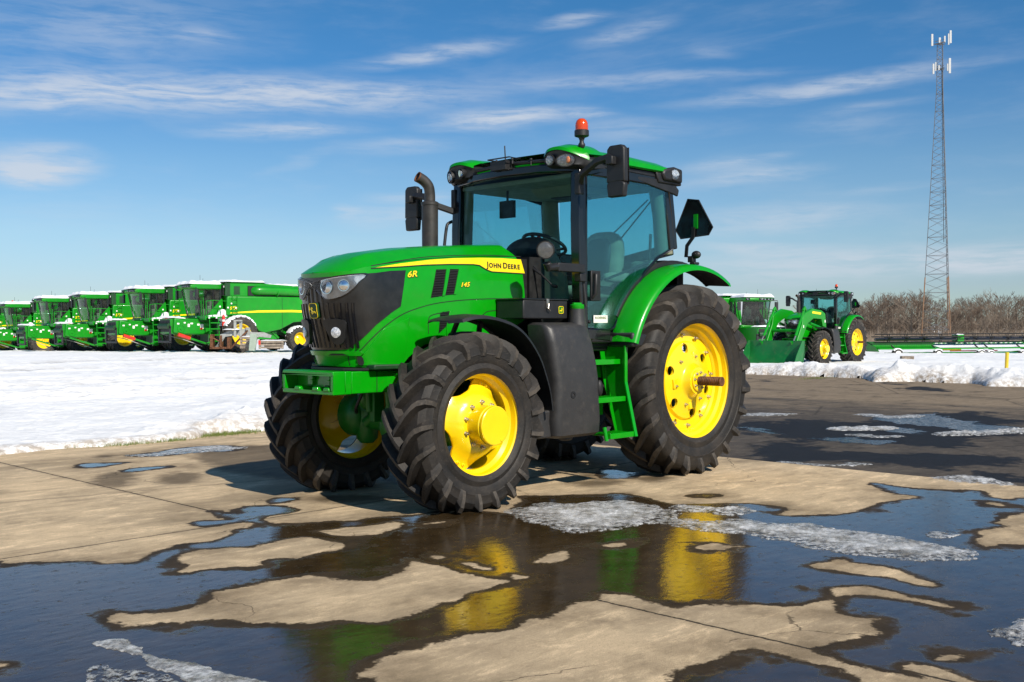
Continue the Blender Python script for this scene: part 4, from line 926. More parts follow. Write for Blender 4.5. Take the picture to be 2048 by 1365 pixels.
def sheet(name,x,y,z,keep,attrs,mat,loop=True):
    m,n=x.shape; idx=np.arange(m*n).reshape(m,n)
    a=idx[:-1]; b=idx[1:]
    if loop: q=np.stack([a,np.roll(a,-1,1),np.roll(b,-1,1),b],-1).reshape(-1,4)
    else: q=np.stack([a[:,:-1],a[:,1:],b[:,1:],b[:,:-1]],-1).reshape(-1,4)
    K=keep.ravel()[q].all(1); q=q[K]; used=np.unique(q); mp=np.full(m*n,-1); mp[used]=np.arange(len(used)); q=mp[q]
    me=D.meshes.new(name); me.vertices.add(len(used)); co=np.stack([x.ravel()[used],y.ravel()[used],z.ravel()[used]],1).astype(np.float32)
    me.vertices.foreach_set('co',co.ravel()); me.loops.add(q.size); me.loops.foreach_set('vertex_index',q.ravel().astype(np.int32)); me.polygons.add(len(q))
    me.polygons.foreach_set('loop_start',np.arange(0,q.size,4,dtype=np.int32)); me.update(calc_edges=True)
    me.polygons.foreach_set('use_smooth',np.ones(len(q),bool))
    for k,v in attrs.items():
        at=me.attributes.new(k,'FLOAT','POINT'); at.data.foreach_set('value',v.ravel()[used].astype(np.float32))
    me.materials.append(mat); o=D.objects.new(name,me); COL.objects.link(o)
    # make faces point up
    if len(me.polygons) and me.polygons[0].normal.z<0: me.flip_normals()
    return o
def terrain(x,y): return -np.minimum(1.6,.0115*np.maximum(0,-x-17)+.012*np.maximum(0,-y-45))
def S7(*a): return a
WET=[[(6.11,0.03),(5.94,0.15),(5.8,0.24),(5.57,0.45),(5.55,0.58),(5.47,0.66),(5.35,0.69),(5.25,0.59),(5.17,0.53),(5.03,0.46),(4.91,0.42),(4.74,0.48),(4.6,0.39),(4.5,0.33),(4.43,0.25),(4.33,0.26),(4.25,0.21),(4.22,0.09),(4.32,0.02),(4.46,0.05),(4.56,-0.01),(4.56,-0.15),(4.53,-0.23),(4.44,-0.25),(4.29,-0.14),(4.27,-0.27),(4.22,-0.43),(4.21,-0.56),(4.15,-0.57),(4.13,-0.41),(4.08,-0.39),(3.99,-0.49),(3.85,-0.51),(3.7,-0.4),(3.65,-0.23),(3.68,-0.1),(3.82,-0.02),(3.95,-0.04),(4.03,-0.01),(4.09,0.02),(4.12,0.12),(4.12,0.25),(4.07,0.33),(3.8,0.48),(3.67,0.58),(3.49,0.57),(3.33,0.66),(3.15,0.68),(2.99,0.72),(2.78,0.89),(2.67,1.14),(2.15,0.77),(2.03,0.71),(1.75,0.93),(1.59,1.06),(1.45,1.13),(1.4,1.25),(1.41,1.43),(1.51,1.68),(1.52,1.83),(1.3,2.01),(1.13,2.19),(1.1,2.33),(1.1,2.46),(1.15,2.6),(1.3,2.6),(1.38,2.61),(1.36,2.74),(1.1,2.93),(0.96,2.96),(0.8,3.0),(0.54,2.97),(0.28,2.96),(0.13,3.01),(-0.06,3.04),(-0.13,2.98),(-0.11,2.86),(-0.18,2.75),(-0.44,2.47),(-0.59,2.44),(-0.53,2.8),(-0.59,2.99),(-0.75,3.28),(-0.58,3.41),(-0.46,3.57),(-0.63,3.7),(-0.86,4.07),(5.31,5.8),(6.46,5.48),(8.36,3.5),(8.42,-0.36)]]
DRY=[[(5.24,0.85),(5.07,0.68),(4.93,0.65),(4.83,0.71),(4.7,0.8),(4.56,0.81),(4.39,0.8),(4.27,0.8),(4.23,0.91),(4.21,1.1),(4.22,1.22),(4.3,1.28),(4.53,1.3),(4.66,1.29),(4.77,1.23),(4.85,1.25),(4.88,1.36),(4.99,1.32),(5.13,1.2),(5.22,1.16),(5.31,1.16),(5.34,1.11),(5.26,1.02),(5.24,0.92)],
[(6.05,1.8),(5.99,1.71),(5.95,1.7),(5.91,1.77),(5.86,1.82),(5.79,1.84),(5.73,1.88),(5.61,1.86),(5.49,1.77),(5.43,1.68),(5.34,1.69),(5.23,1.68),(5.11,1.66),(4.95,1.7),(4.76,1.77),(4.78,1.87),(4.73,2.01),(4.58,2.08),(4.47,2.03),(4.31,1.93),(4.23,1.8),(4.22,1.91),(4.22,2.09),(4.22,2.28),(4.21,2.47),(4.16,2.61),(4.2,2.67),(4.26,2.67),(4.38,2.66),(4.49,2.66),(4.66,2.7),(4.82,2.73),(4.92,2.76),(5.03,2.77),(5.12,2.75),(5.19,2.75),(5.28,2.61),(5.45,2.49),(5.53,2.39),(5.62,2.32),(5.65,2.23),(5.7,2.19),(5.77,2.14),(5.81,2.11),(5.86,2.13),(5.86,2.07),(5.91,2.02),(6.0,2.0),(6.07,1.97),(6.07,1.9)],
[(4.09,0.68),(3.97,0.71),(3.84,0.75),(3.66,0.78),(3.47,0.81),(3.52,0.93),(3.67,1.02),(3.77,1.05),(3.87,1.1),(3.97,1.05),(4.06,0.98),(4.09,0.8)],
[(3.44,1.01),(3.3,1.02),(3.17,1.07),(3.24,1.1),(3.36,1.08)],
[(4.07,2.1),(4.02,2.14),(4.03,2.25),(4.07,2.36),(4.12,2.28),(4.11,2.19)],[(4.06,1.85),(4.01,1.89),(4.07,1.95),(4.1,1.9)],
[(6.68,2.01),(6.64,2.07),(6.63,2.13),(6.67,2.15),(6.72,2.13)],
[(5.71,3.41),(5.75,3.3),(5.59,3.17),(5.39,3.14),(5.29,3.14),(5.18,3.15),(5.04,3.19),(4.84,3.27),(4.76,3.25),(4.66,3.21),(4.58,3.25),(4.43,3.22),(4.29,3.19),(4.2,3.21),(4.13,3.18),(4.09,3.13),(3.99,3.22),(3.99,3.3),(4.02,3.46),(4.01,3.57),(3.93,3.63),(3.83,3.68),(3.78,3.75),(3.73,3.83),(3.68,3.93),(3.58,4.01),(3.48,4.03),(3.37,4.03),(3.25,4.0),(3.19,3.97),(3.05,3.99),(2.96,4.1),(2.99,4.2),(3.02,4.35),(3.04,4.48),(3.06,4.59),(3.13,4.57),(3.11,4.44),(3.12,4.34),(3.15,4.22),(3.22,4.13),(3.34,4.13),(3.46,4.16),(3.57,4.25),(3.56,4.33),(3.5,4.38),(3.46,4.45),(3.53,4.45),(3.64,4.43),(3.69,4.49),(3.75,4.54),(3.83,4.5),(3.91,4.5),(3.99,4.43),(4.08,4.41),(4.15,4.39),(4.21,4.47),(4.22,4.55),(4.23,4.67),(4.24,4.77),(4.23,4.83),(4.18,4.95),(4.11,5.08),(4.17,5.18),(4.86,5.06),(5.7,4.74),(6.23,4.2)],
[(3.88,4.84),(3.82,4.86),(3.74,4.93),(3.73,4.97),(3.83,4.94),(3.91,4.9),(3.93,4.86)],[(4.14,4.77),(4.07,4.79),(4.06,4.84),(4.05,4.96),(4.11,5.08),(4.14,5.13),(4.22,4.97),(4.18,4.85)],
[(2.75,3.61),(2.65,3.61),(2.58,3.65),(2.45,3.69),(2.5,3.76),(2.48,3.92),(2.49,4.06),(2.56,4.15),(2.66,4.26),(2.72,4.34),(2.75,4.28),(2.73,4.16),(2.71,4.07),(2.73,3.97),(2.75,3.8),(2.76,3.69)],
[(2.74,2.83),(2.64,2.84),(2.58,2.85),(2.57,2.98),(2.52,3.06),(2.6,3.05),(2.7,3.03),(2.78,2.95),(2.8,2.88)],[(3.75,2.39),(3.6,2.34),(3.48,2.33),(3.41,2.33),(3.47,2.43),(3.57,2.5),(3.7,2.51),(3.74,2.45)],[(3.14,2.4),(3.03,2.4),(2.92,2.45),(3.02,2.5),(3.11,2.48)],[(4.07,2.51),(4.05,2.58),(4.06,2.65),(4.12,2.65),(4.17,2.59)],
[(0.04,3.99),(0.25,3.87),(0.55,3.91),(0.66,3.9),(0.69,4.01),(0.85,3.98),(1.02,3.92),(1.12,3.92),(1.18,4.0),(1.35,4.03),(1.55,4.17),(1.38,4.21),(1.15,4.34)],[(-0.21,3.55),(-0.24,3.62),(-0.15,3.72),(-0.07,3.7),(-0.09,3.62)]]
PUD=[[(3.76,-3.87),(3.6,-3.99),(3.39,-3.87),(3.17,-3.75),(3.27,-3.69),(3.46,-3.63),(3.63,-3.59),(3.77,-3.66)],[(3.63,-3.22),(3.47,-3.28),(3.27,-3.26),(3.04,-3.17),(3.14,-3.06),(3.33,-3.05),(3.56,-2.99),(3.66,-3.1)],[(3.02,-4.31),(2.83,-4.36),(2.63,-4.41),(2.24,-4.57),(1.85,-4.52),(1.69,-4.3),(1.69,-4.05),(1.88,-3.88),(2.01,-3.82),(2.23,-3.92),(2.44,-3.98),(2.69,-3.95),(2.89,-4.01),(2.99,-4.14)],
[(3.64,-0.63),(3.56,-0.68),(3.46,-0.72),(3.37,-0.58),(3.39,-0.5),(3.51,-0.48),(3.6,-0.48),(3.66,-0.53)],
[(0.35,0.09),(0.23,0.1),(0.31,0.43),(0.3,0.6),(0.54,0.73),(0.67,0.72),(0.8,0.65),(0.84,0.54),(0.76,0.38)],
[(3.44,4.16),(3.29,4.13),(3.2,4.17),(3.19,4.29),(3.18,4.44),(3.17,4.58),(3.06,4.73),(3.28,4.81),(3.57,4.5),(3.48,4.43),(3.53,4.32),(3.54,4.24)],
[(4.88,4.18),(4.82,4.16),(4.74,4.16),(4.65,4.17),(4.52,4.19),(4.42,4.2),(4.35,4.25),(4.33,4.33),(4.34,4.42),(4.34,4.52),(4.35,4.61),(4.38,4.68),(4.42,4.76),(4.51,4.75),(4.85,4.47),(4.97,4.26)],[(1.14,1.66),(0.95,1.68),(0.91,1.82),(1.08,1.86),(1.16,1.77)]]
DAMP=[[(2.61,-3.6),(2.35,-3.92),(1.94,-4.1),(1.43,-4.07),(0.92,-3.59),(0.29,-2.53),(1.1,-0.87),(2.33,0.3),(2.3,-0.92),(2.57,-1.2),(2.85,-1.5),(2.9,-2.03),(2.95,-2.39),(2.84,-2.74),(2.72,-3.17)],[(4.16,-2.57),(3.87,-3.07),(3.55,-3.11),(3.72,-2.67),(3.98,-2.27),(4.17,-2.31)],[(3.56,-2.5),(3.25,-2.71),(3.22,-2.38),(3.46,-2.04),(3.68,-1.99),(3.71,-2.2)],[(3.26,-4.53),(3.09,-4.52),(3.16,-4.32),(3.29,-4.34)],[(1.27,0.52),(1.0,0.48),(0.87,0.73),(1.11,0.8),(1.34,0.68)],[(1.26,0.52),(1.1,0.47),(0.89,0.68),(0.88,0.79),(1.14,0.84),(1.32,0.7)],[(3.29,-0.45),(3.09,-0.48),(2.86,-0.22),(2.92,0.04),(3.22,-0.07),(3.36,-0.25)],[(0.65,0.74),(0.45,0.71),(0.32,0.78),(0.32,0.9),(0.58,1.05),(0.69,0.97)],[(0.88,0.25),(0.71,0.18),(0.59,0.28),(0.69,0.39),(0.83,0.45),(0.89,0.33)]]  # first outline paints shade over moist ground beside the tractor
def soft(P): return smooth_pts(P,3,True)
WETs,DRYs,PUDs,DAMP_SHADEs=[[soft(q) for q in L] for L in (WET,DRY,PUD,DAMP)]
ASPW=[[(-4.15,-1.23),(-4.49,-1.29),(-4.49,-0.97),(-4.75,-0.85),(-4.23,-0.63),(-4.07,-0.32),(-4.06,0.14),(-4.23,0.33),(-4.31,0.68),(-4.09,1.26),(-3.5,1.4),(-3.24,1.1),(-3.3,0.79),(-3.29,0.38),(-3.61,-0.13),(-3.72,-0.7),(-3.57,-0.87)],[(-6.82,-0.98),(-7.57,-1.06),(-7.85,-0.53),(-8.69,-0.33),(-7.7,0.63),(-7.32,1.12),(-6.89,1.76),(-5.86,2.1),(-5.7,1.7),(-5.54,1.29),(-5.82,0.85),(-5.85,0.35),(-6.39,-0.49)],[(-6.15,-0.76),(-5.82,0.16),(-5.81,0.58),(-5.43,1.17),(-4.43,1.42),(-4.72,0.86),(-4.99,0.19)],[(-2.94,2.47),(-3.16,2.62),(-3.23,2.94),(-2.98,3.02),(-2.85,2.68)],[(-1.44,1.81),(-1.66,1.88),(-1.83,2.14),(-1.81,2.47),(-1.59,2.44),(-1.43,2.12)],[(-6.23,-2.55),(-6.5,-2.39),(-6.78,-1.93),(-7.22,-1.74),(-6.6,-1.7),(-6.0,-2.09)]]
ASPD=[[(-16.06,-5.08),(-16.92,-4.87),(-15.94,-3.85),(-15.16,-2.8),(-14.23,-2.13),(-13.66,-2.36),(-14.59,-3.45),(-15.46,-4.39)],[(-15.69,-8.09),(-16.3,-8.03),(-15.65,-6.93),(-14.43,-6.62),(-14.27,-7.13)],[(-13.38,-3.08),(-13.98,-2.83),(-13.4,-2.25),(-12.84,-2.51)],[(-2.55,-0.22),(-3.05,0.52),(-3.22,1.35),(-3.32,2.15),(-3.56,2.83),(-1.43,3.52),(-1.54,2.61),(-1.48,1.63),(-1.22,0.62)],[(-5.14,-1.86),(-6.46,-0.92),(-8.95,-0.43),(-8.77,1.16),(-4.95,2.39),(-3.39,1.27),(-3.29,-0.69)]]
ASPWs=[soft(q) for q in ASPW]; ASPDs=[soft(q) for q in ASPD]
def umax(L,x,y):
    d=np.full(x.shape,-9.)
    for q in L: d=np.maximum(d,sdf(q,x,y))
    return d
CAMP0=CAMP
# concrete apron
x,y=polar(.35,60,.0052,.00165)
xe=-1.25; x2=np.where(x<xe,xe,x); out=x<xe-.9
xf,yf=x2.ravel(),y.ravel(); act=(~out.ravel())&(yf>-9)
wet=np.full(xf.shape,-9.); dmp_shade=wet.copy()
xa,ya=xf[act],yf[act]
w_=umax(WETs,xa,ya); d_=umax(DRYs,xa,ya); w_=np.minimum(w_,-d_); w_=np.maximum(w_,umax(PUDs,xa,ya)); wet[act]=w_; dmp_shade[act]=umax(DAMP_SHADEs,xa,ya)
keep=(~out.ravel())
# keep only quads near line: vertices beyond are snapped
dxa=x.ravel()
sh=lambda v:v.reshape(x.shape)
conc_obj=None
def mk_ground(name,dry1,dry2,wetcol,asphalt=False):
    m,t,p=newmat(name); g=t.node('ShaderNodeNewGeometry').outputs['Position']
    aw=t.node('ShaderNodeAttribute'); aw.attribute_name='wet'; ad=t.node('ShaderNodeAttribute'); ad.attribute_name='damp_shade'
    n1=t.noise(5.5,7,.62,g); n2=t.noise(38,5,.6,g); n3=t.noise(.9,6,.6,g); n4=t.noise(180,3,.6,g)
    jit=t.math('ADD',t.math('MULTIPLY',t.math('SUBTRACT',n1,.5),.16),t.math('MULTIPLY',t.math('SUBTRACT',n2,.5),.05))
    if asphalt: jit=t.math('ADD',jit,t.math('ADD',t.math('MULTIPLY',t.math('SUBTRACT',t.noise(1.1,7,.7,g),.5),1.7),-.22))
    w=t.math('ADD',aw.outputs['Fac'],jit)
    wd=t.math('ADD',ad.outputs['Fac'],t.math('MULTIPLY',t.math('SUBTRACT',n1,.5),.35)) if not asphalt else t.math('ADD',ad.outputs['Fac'],t.math('ADD',t.math('MULTIPLY',t.math('SUBTRACT',t.noise(.8,8,.7,g),.5),4.2),-.35))
    damp_shade=t.math('MAXIMUM',t.smooth(t.math('ADD',w,t.math('MULTIPLY',t.smooth(t.noise(1.7,6,.7,g),.42,.70),.050)),-.014,.012),t.math('MULTIPLY',t.smooth(wd,-.12,.10),.72 if not asphalt else .95))
    nf=t.noise(2.3,7,.68,g)
    film=t.smooth(t.math('ADD',w,t.math('MULTIPLY',t.math('SUBTRACT',nf,.50 if not asphalt else .5),1.0)),-.04,.09)
    film=t.math('MULTIPLY',film,t.smooth(w,.0,.06))
    # dry surface colour: brushed streaks, stains, pale salt patches
    st=t.noise(6,12,.84,t.mapping(g,(.36,1.0,1),(0,0,.25)),.25); c=t.mix(t.smooth(n3,.3,.7),dry1,dry2)
    c=t.mix(t.smooth(st,.50,.62,0,.60),c,tuple(min(1,q*1.6) for q in dry1)); c=t.mix(t.smooth(st,.49,.36,0,.72),c,tuple(q*.52 for q in dry1))
    c=t.mix(t.smooth(t.noise(2.1,8,.72,g),.52,.74,0,.7),c,tuple(q*.45 for q in dry2)); c=t.mix(t.smooth(t.noise(26,6,.75,g),.55,.75,0,.4),c,tuple(q*1.5 for q in dry1))
    c=t.mix(t.smooth(t.noise(70,6,.8,g),.42,.22,0,.55),c,tuple(q*.5 for q in dry1)); c=t.mix(t.smooth(t.noise(120,3,.7,g),.50,.66,0,.60),c,tuple(q*(.55 if not asphalt else 1.9) for q in dry1))
    c=t.mix(t.smooth(t.noise(90,2,.5,g),.70,.76,0,.5),c,(.03,.025,.02))
    if asphalt:
        sp=t.node('ShaderNodeSeparateXYZ'); t.link(g,sp.inputs[0]); fz=t.smooth(t.math('ADD',sp.outputs[0],t.math('MULTIPLY',t.math('SUBTRACT',t.noise(.45,7,.7,t.mapping(g,(1.6,.5,1))),.5),14)),-7.5,-11.5)
        c=t.mix(fz,c,t.mix(t.smooth(st,.3,.7),(.17,.13,.088),(.26,.20,.135)))
        c=t.mix(t.smooth(t.noise(3.2,8,.75,g),.56,.72,0,.75),c,(.20,.155,.11)); c=t.mix(t.smooth(t.noise(1.4,8,.75,t.mapping(g,(1,1,1),(0,0,0),(7,3,0))),.52,.68,0,.85),c,(.022,.020,.018))
    else:
        vr=t.node('ShaderNodeTexVoronoi'); vr.feature='DISTANCE_TO_EDGE'; vr.inputs['Scale'].default_value=.42
        vv_=t.node('ShaderNodeVectorMath',_operation='MULTIPLY_ADD'); nn_=t.node('ShaderNodeTexNoise'); nn_.inputs['Scale'].default_value=3; nn_.inputs['Detail'].default_value=7; t.link(g,nn_.inputs['Vector']); t.link(nn_.outputs['Color'],vv_.inputs[0]); vv_.inputs[1].default_value=(.35,.35,0); t.link(g,vv_.inputs[2]); t.link(vv_.outputs[0],vr.inputs['Vector'])
        c=t.mix(t.math('MULTIPLY',t.smooth(vr.outputs['Distance'],.0008,.0026,.8,0),t.smooth(t.noise(.9,4,.6,g),.45,.55)),c,(.05,.038,.025))
        c=t.mix(t.math('MULTIPLY',t.smooth(w,-.45,-.02),t.smooth(t.noise(1.3,7,.7,g),.38,.68,.05,.75)),c,(.13,.092,.052))
        c=t.mix(t.smooth(t.noise(.55,7,.68,t.mapping(g,(.7,1.3,1),(0,0,.3))),.50,.66,0,.60),c,(.19,.145,.09))
        c=t.mix(t.smooth(t.noise(4.5,9,.8,g),.60,.70,0,.55),c,(.66,.54,.38))
    if not asphalt:
        for nm,wd_ in (('j1',.015),('j2',.013),('j3',.006),('j4',.005)):
            a=t.node('ShaderNodeAttribute'); a.attribute_name=nm
            dd=t.math('ABSOLUTE',t.math('ADD',a.outputs['Fac'],t.math('ADD',t.math('MULTIPLY',t.math('SUBTRACT',n1,.5),.03),t.math('MULTIPLY',t.math('SUBTRACT',n2,.5),.02))))
            k=t.smooth(dd,wd_*.35,wd_*.85,.95 if wd_>.007 else .7,0)
            c=t.mix(t.smooth(t.math('ADD',dd,t.math('MULTIPLY',n1,.16)),.06,.15,.45,0),c,tuple(q*.4 for q in dry1)); c=t.mix(k,c,(.022,.017,.012))
    else:
        vr=t.node('ShaderNodeTexVoronoi'); vr.feature='DISTANCE_TO_EDGE'; vr.inputs['Scale'].default_value=.33; t.link(t.mapping(g,(1,1,1)),vr.inputs['Vector'])
        c=t.mix(t.smooth(t.math('ADD',vr.outputs['Distance'],t.math('MULTIPLY',n1,.02)),.012,.022,.5,0),c,(.02,.018,.015))
    c=t.mix(damp_shade,c,t.mix(t.smooth(n1,.3,.7),wetcol,tuple(q*1.7 for q in wetcol)))
    t.link(c,p.inputs['Base Color'])
    r1=t.math('SUBTRACT',.84,t.math('MULTIPLY',damp_shade,.16)); rough=t.mix(film,r1,t.math('ADD',t.smooth(n2,.35,.75,.02,.10) if not asphalt else t.smooth(n2,.35,.75,.10,.34),t.smooth(t.noise(13,9,.80,g),.53,.63,0,.34 if not asphalt else .5))); t.link(rough,p.inputs['Roughness'])
    p.inputs['IOR'].default_value=1.45; t.link(t.math('ADD',.22,t.math('MULTIPLY',film,.30 if not asphalt else .10)),p.inputs['Specular IOR Level'])
    hgt=t.math('ADD',t.math('MULTIPLY',n2,.5),n4)
    bs=t.math('SUBTRACT',1,t.math('MULTIPLY',film,.972)); b1=t.bump(hgt,t.math('MULTIPLY',bs,.85 if not asphalt else .9),.006)
    t.link(t.bump(t.noise(7,6,.6,t.mapping(g,(1,2.2,1),(0,0,-.77))),t.math('MULTIPLY',film,.085 if not asphalt else .9),.02,b1),p.inputs['Normal']); return m
jatt={'j1':x2-4.17-0*y,'j2':y-.03,'j3':y+2.0+.22*(x2-4.7),'j4':y-3.2+.0*x2}
# limit the faint cracks
jatt['j3']=np.where((x2>3.0)&(x2<5.6),jatt['j3'],9); jatt['j4']=np.where(x2>-9,y-6.1,9)
kk=np.ones(x.shape,bool)&(~sh(out))
o=sheet('concrete_apron',x2,y,np.zeros_like(x),kk,{'wet':sh(wet),'damp_shade':sh(dmp_shade),**jatt},mk_ground('stained_concrete',(.60,.455,.285),(.44,.34,.22),(.030,.0195,.009)))
o['kind']='structure'
x,y=polar(6,130,.0075,.0022); xa,ya=x.ravel(),y.ravel(); act=(xa<-1.1)&(xa>-22)&(ya>-14)
wet=np.full(xa.shape,-9.); dmp_shade=wet.copy(); wet[act]=umax(ASPWs,xa[act],ya[act]); dmp_shade[act]=umax(ASPDs,xa[act],ya[act])
kk=(x<-1.0)&(x>-40)
o=sheet('asphalt_lot',x,y,np.full_like(x,-.012)+terrain(x,y),kk,{'wet':wet.reshape(x.shape),'damp_shade':dmp_shade.reshape(x.shape)},mk_ground('worn_asphalt',(.085,.070,.055),(.050,.043,.037),(.008,.008,.009),True)); o['kind']='structure'
xs,ys=polar(.3,4500,.09,.03,40,8); o=sheet('ground',xs,ys,terrain(xs,ys)-.06,np.ones(xs.shape,bool),{},paint('snowy_fields',(.66,.65,.63),.9,var=.15,dirt=.35,dirtcol=(.25,.20,.15),scale=.02)); o['kind']='structure'
# snow field: left yard, far field, ploughed banks
SNOWP=[(26,-5.45),(12,-5.35),(8,-5.35),(5.5,-5.30),(3.95,-5.31),(2.8,-5.40),(2.07,-5.27),(1.22,-5.43),(.42,-5.51),(-.6,-5.7),(-2.5,-6.3),(-5,-7.6),(-9,-9.3),(-14,-10.6),(-18.52,-10.2),(-18.6,-7.43),(-18.4,-6.3),(-16.6,-5.1),(-17.3,-4.45),(-17.36,-3.69),(-17.6,-3.13),(-16.5,-2.43),(-16.8,-1.7),(-17.5,2),(-18,12),(-18,60),(-260,60),(-260,-200),(60,-200),(60,-5.4)]
x,y=polar(7,190,.0042,.0019,34,8); xa,ya=x.ravel(),y.ravel()
s=sdf(SNOWP,xa,ya); big=(s==-9); 
P=np.array(SNOWP); ins=np.zeros(xa.shape,bool)
s=s+ (fbm(xa*.9,ya*.9,4,3)-.5)*.5+(fbm(xa*4,ya*4,3,8)-.5)*.16
left=(ya<-4)&(xa>-2.5); h0=np.where(xa<-12,.10,.075)
h=np.clip(s/.22,0,1)**.6*h0
# bank along the left edge with a small heap
heap=.20*np.exp(-(((xa-.2)/.55)**2+((ya+6.2)/.40)**2))+.12*np.exp(-(((xa-1.1)/.8)**2+((ya+5.9)/.3)**2))
edge=np.exp(-((s-.12)/.12)**2)*(xa>-10)*.015
n5=fbm(xa*3,ya*3,5,11,.6); n6=fbm(xa*.55,ya*.55,4,21); n7=fbm(xa*9,ya*9,3,5,.6)
h=h+(heap+edge)*(.35+1.3*n5)*np.clip(s/.15,0,1)
# ploughed ridge on the far side of the lot
RL=[(-18.2,-11.5),(-18.6,-9.2),(-19.2,-7.9),(-17.9,-6.0),(-17.6,-4.6),(-18.3,-3.9),(-17.9,-2.6),(-17.6,-1.2),(-18.2,1),(-19,5),(-19,30)]
RH=[.26,.26,.25,.27,.30,.26,.24,.34,.34,.3,.3]
dr=np.full(xa.shape,1e9); rh=np.zeros(xa.shape)
for (p0_,p1_,h0_,h1_) in zip(RL,RL[1:],RH,RH[1:]):
    ex,ey=p1_[0]-p0_[0],p1_[1]-p0_[1]; L=ex*ex+ey*ey; t_=np.clip(((xa-p0_[0])*ex+(ya-p0_[1])*ey)/L,0,1); dd=np.hypot(xa-p0_[0]-t_*ex,ya-p0_[1]-t_*ey); k_=dd<dr; dr=np.where(k_,dd,dr); rh=np.where(k_,h0_+(h1_-h0_)*t_,rh)
cl=fbm(xa*2.6,ya*2.6,5,31,.66)
h=h+rh*np.exp(-(dr/.85)**2)*(.25+1.5*cl)*np.clip(s/.55,0,1)**.8
h=h+(n6-.5)*.16*np.clip(s/2,0,1)+(n5-.5)*.06*np.clip(s/.4,0,1)+(n7-.5)*.02*np.clip(s/.1,0,1)
rut=np.zeros(xa.shape)
for a_,b_,w_ in ((-.18,-12.2,.30),(-.18,-14.0,.30),(-.05,-17.5,.5),(-.05,-19.6,.5),(.05,-27,.9),(.03,-33,1.2)):
    dd=np.abs(ya-(b_+a_*(xa+4)+.5*(n6-.5))); g_=np.exp(-(dd/w_)**2)*(xa>-14); rut=np.maximum(rut,g_); h=h-g_*.05*(.6+.8*n5)+np.exp(-((dd-w_*1.5)/(w_*.5))**2)*.06*(xa>-14)*(.4+1.2*n5)
z=terrain(xa,ya)+np.where(s>0,h,-.10)-.004
far=np.hypot(xa-CAMP[0],ya-CAMP[1])
kk=(s>-.12).reshape(x.shape)
edg=np.clip(1-s/.5,0,1)*.9+ .5*np.exp(-(((xa+16.9)/.6)**2+((ya+5.6)/.5)**2))+ .5*np.exp(-(((xa+17.4)/.5)**2+((ya+4.0)/.35)**2))
o=sheet('snow_field',x,y,z.reshape(x.shape),kk,{'edge':np.clip(edg,0,1).reshape(x.shape),'rut':rut.reshape(x.shape)},M['snow']); o['kind']='structure'
# slush and ice left on the apron
def mk_ice():
    m,t,p=newmat('dirty_slush_ice'); g=t.node('ShaderNodeNewGeometry').outputs['Position']
    a=t.smooth(t.noise(6,9,.78,g),.36,.62); b=t.noise(60,5,.7,g); c=t.mix(a,(.27,.255,.225),(.72,.725,.73)); c=t.mix(t.smooth(b,.50,.80,0,.4),c,(.16,.14,.12))
    t.link(c,p.inputs['Base Color']); t.link(t.smooth(b,.35,.65,.08,.5),p.inputs['Roughness']); p.inputs['IOR'].default_value=1.31
    tr=t.node('ShaderNodeBsdfTransparent'); mx=t.node('ShaderNodeMixShader'); at=t.node('ShaderNodeAttribute'); at.attribute_name='thin'
    t.link(t.math('MULTIPLY',at.outputs['Fac'],t.smooth(t.noise(22,7,.75,g),.38,.60),clamp=True),mx.inputs[0]); t.link(p.outputs[0],mx.inputs[1]); t.link(tr.outputs[0],mx.inputs[2]); t.link(mx.outputs[0],t.n['Material Output'].inputs[0])
    t.link(t.bump(t.noise(45,7,.75,g),.8,.02),p.inputs['Normal']); return m
ICE=mk_ice()
def slush(poly,hmax,label,seed,rough=1.0,step=.012,z0=.0,thin=.6,nz=1.0):
    P=np.array(soft(poly)); a0,b0=P.min(0)-.06; a1,b1=P.max(0)+.06
    nx=int((a1-a0)/step); ny=int((b1-b0)/step)
    while nx*ny>90000: step*=1.15; nx=int((a1-a0)/step); ny=int((b1-b0)/step)
    X_,Y_=np.meshgrid(np.linspace(a0,a1,nx),np.linspace(b0,b1,ny)); xx,yy=X_.ravel(),Y_.ravel()
    s=sdf(P,xx,yy)+((fbm(xx*5,yy*5,4,seed)-.5)*.22+(fbm(xx*18,yy*18,3,seed+3)-.5)*.07)*nz
    n=fbm(xx*11,yy*11,5,seed+7,.62); n2=fbm(xx*42,yy*42,3,seed+9,.6)
    h=np.clip(s/.16,0,1)**.8*hmax*.62*(.25+.75*np.clip((n-.38)*2.2,0,1.3)**1.5*rough+.20*n2)
    zz=np.where(s>0,h+.003,-.02)+z0
    o=sheet('slush_patch',X_,Y_,zz.reshape(X_.shape),(s>-.02).reshape(X_.shape),{'thin':(np.clip(1.2-s/.25,0,1)*thin+.45*(1-np.clip(h/hmax*1.6,0,1))).reshape(X_.shape)},ICE,False)
    tag(o,label,'slush','slush and ice left on the pavement'); return o
slush([(2.6,1.1),(2.4,1.07),(2.25,1.06),(2.12,1.12),(1.91,1.25),(1.66,1.38),(1.64,1.58),(1.7,1.77),(1.84,2.02),(2.08,2.21),(2.31,2.18),(2.67,2.15),(2.86,2.05),(2.96,1.92),(2.9,1.68),(2.81,1.43),(2.75,1.24)],.035,'grey slush patch on the wet concrete just right of the near front tyre',1)
slush([(2.18,2.17),(1.98,2.25),(1.94,2.43),(1.74,2.51),(1.7,2.69),(1.62,2.84),(1.6,3.02),(1.57,3.19),(1.6,3.39),(1.58,3.55),(1.59,3.76),(1.6,3.89),(1.64,4.06),(1.71,4.2),(1.93,4.25),(1.99,4.17),(2.1,4.09),(2.22,4.0),(2.25,3.86),(2.31,3.65),(2.28,3.47),(2.26,3.3),(2.22,3.09),(2.19,2.89),(2.29,2.66),(2.28,2.41)],.032,'longest slush ridge, running to the right across the puddle',2)
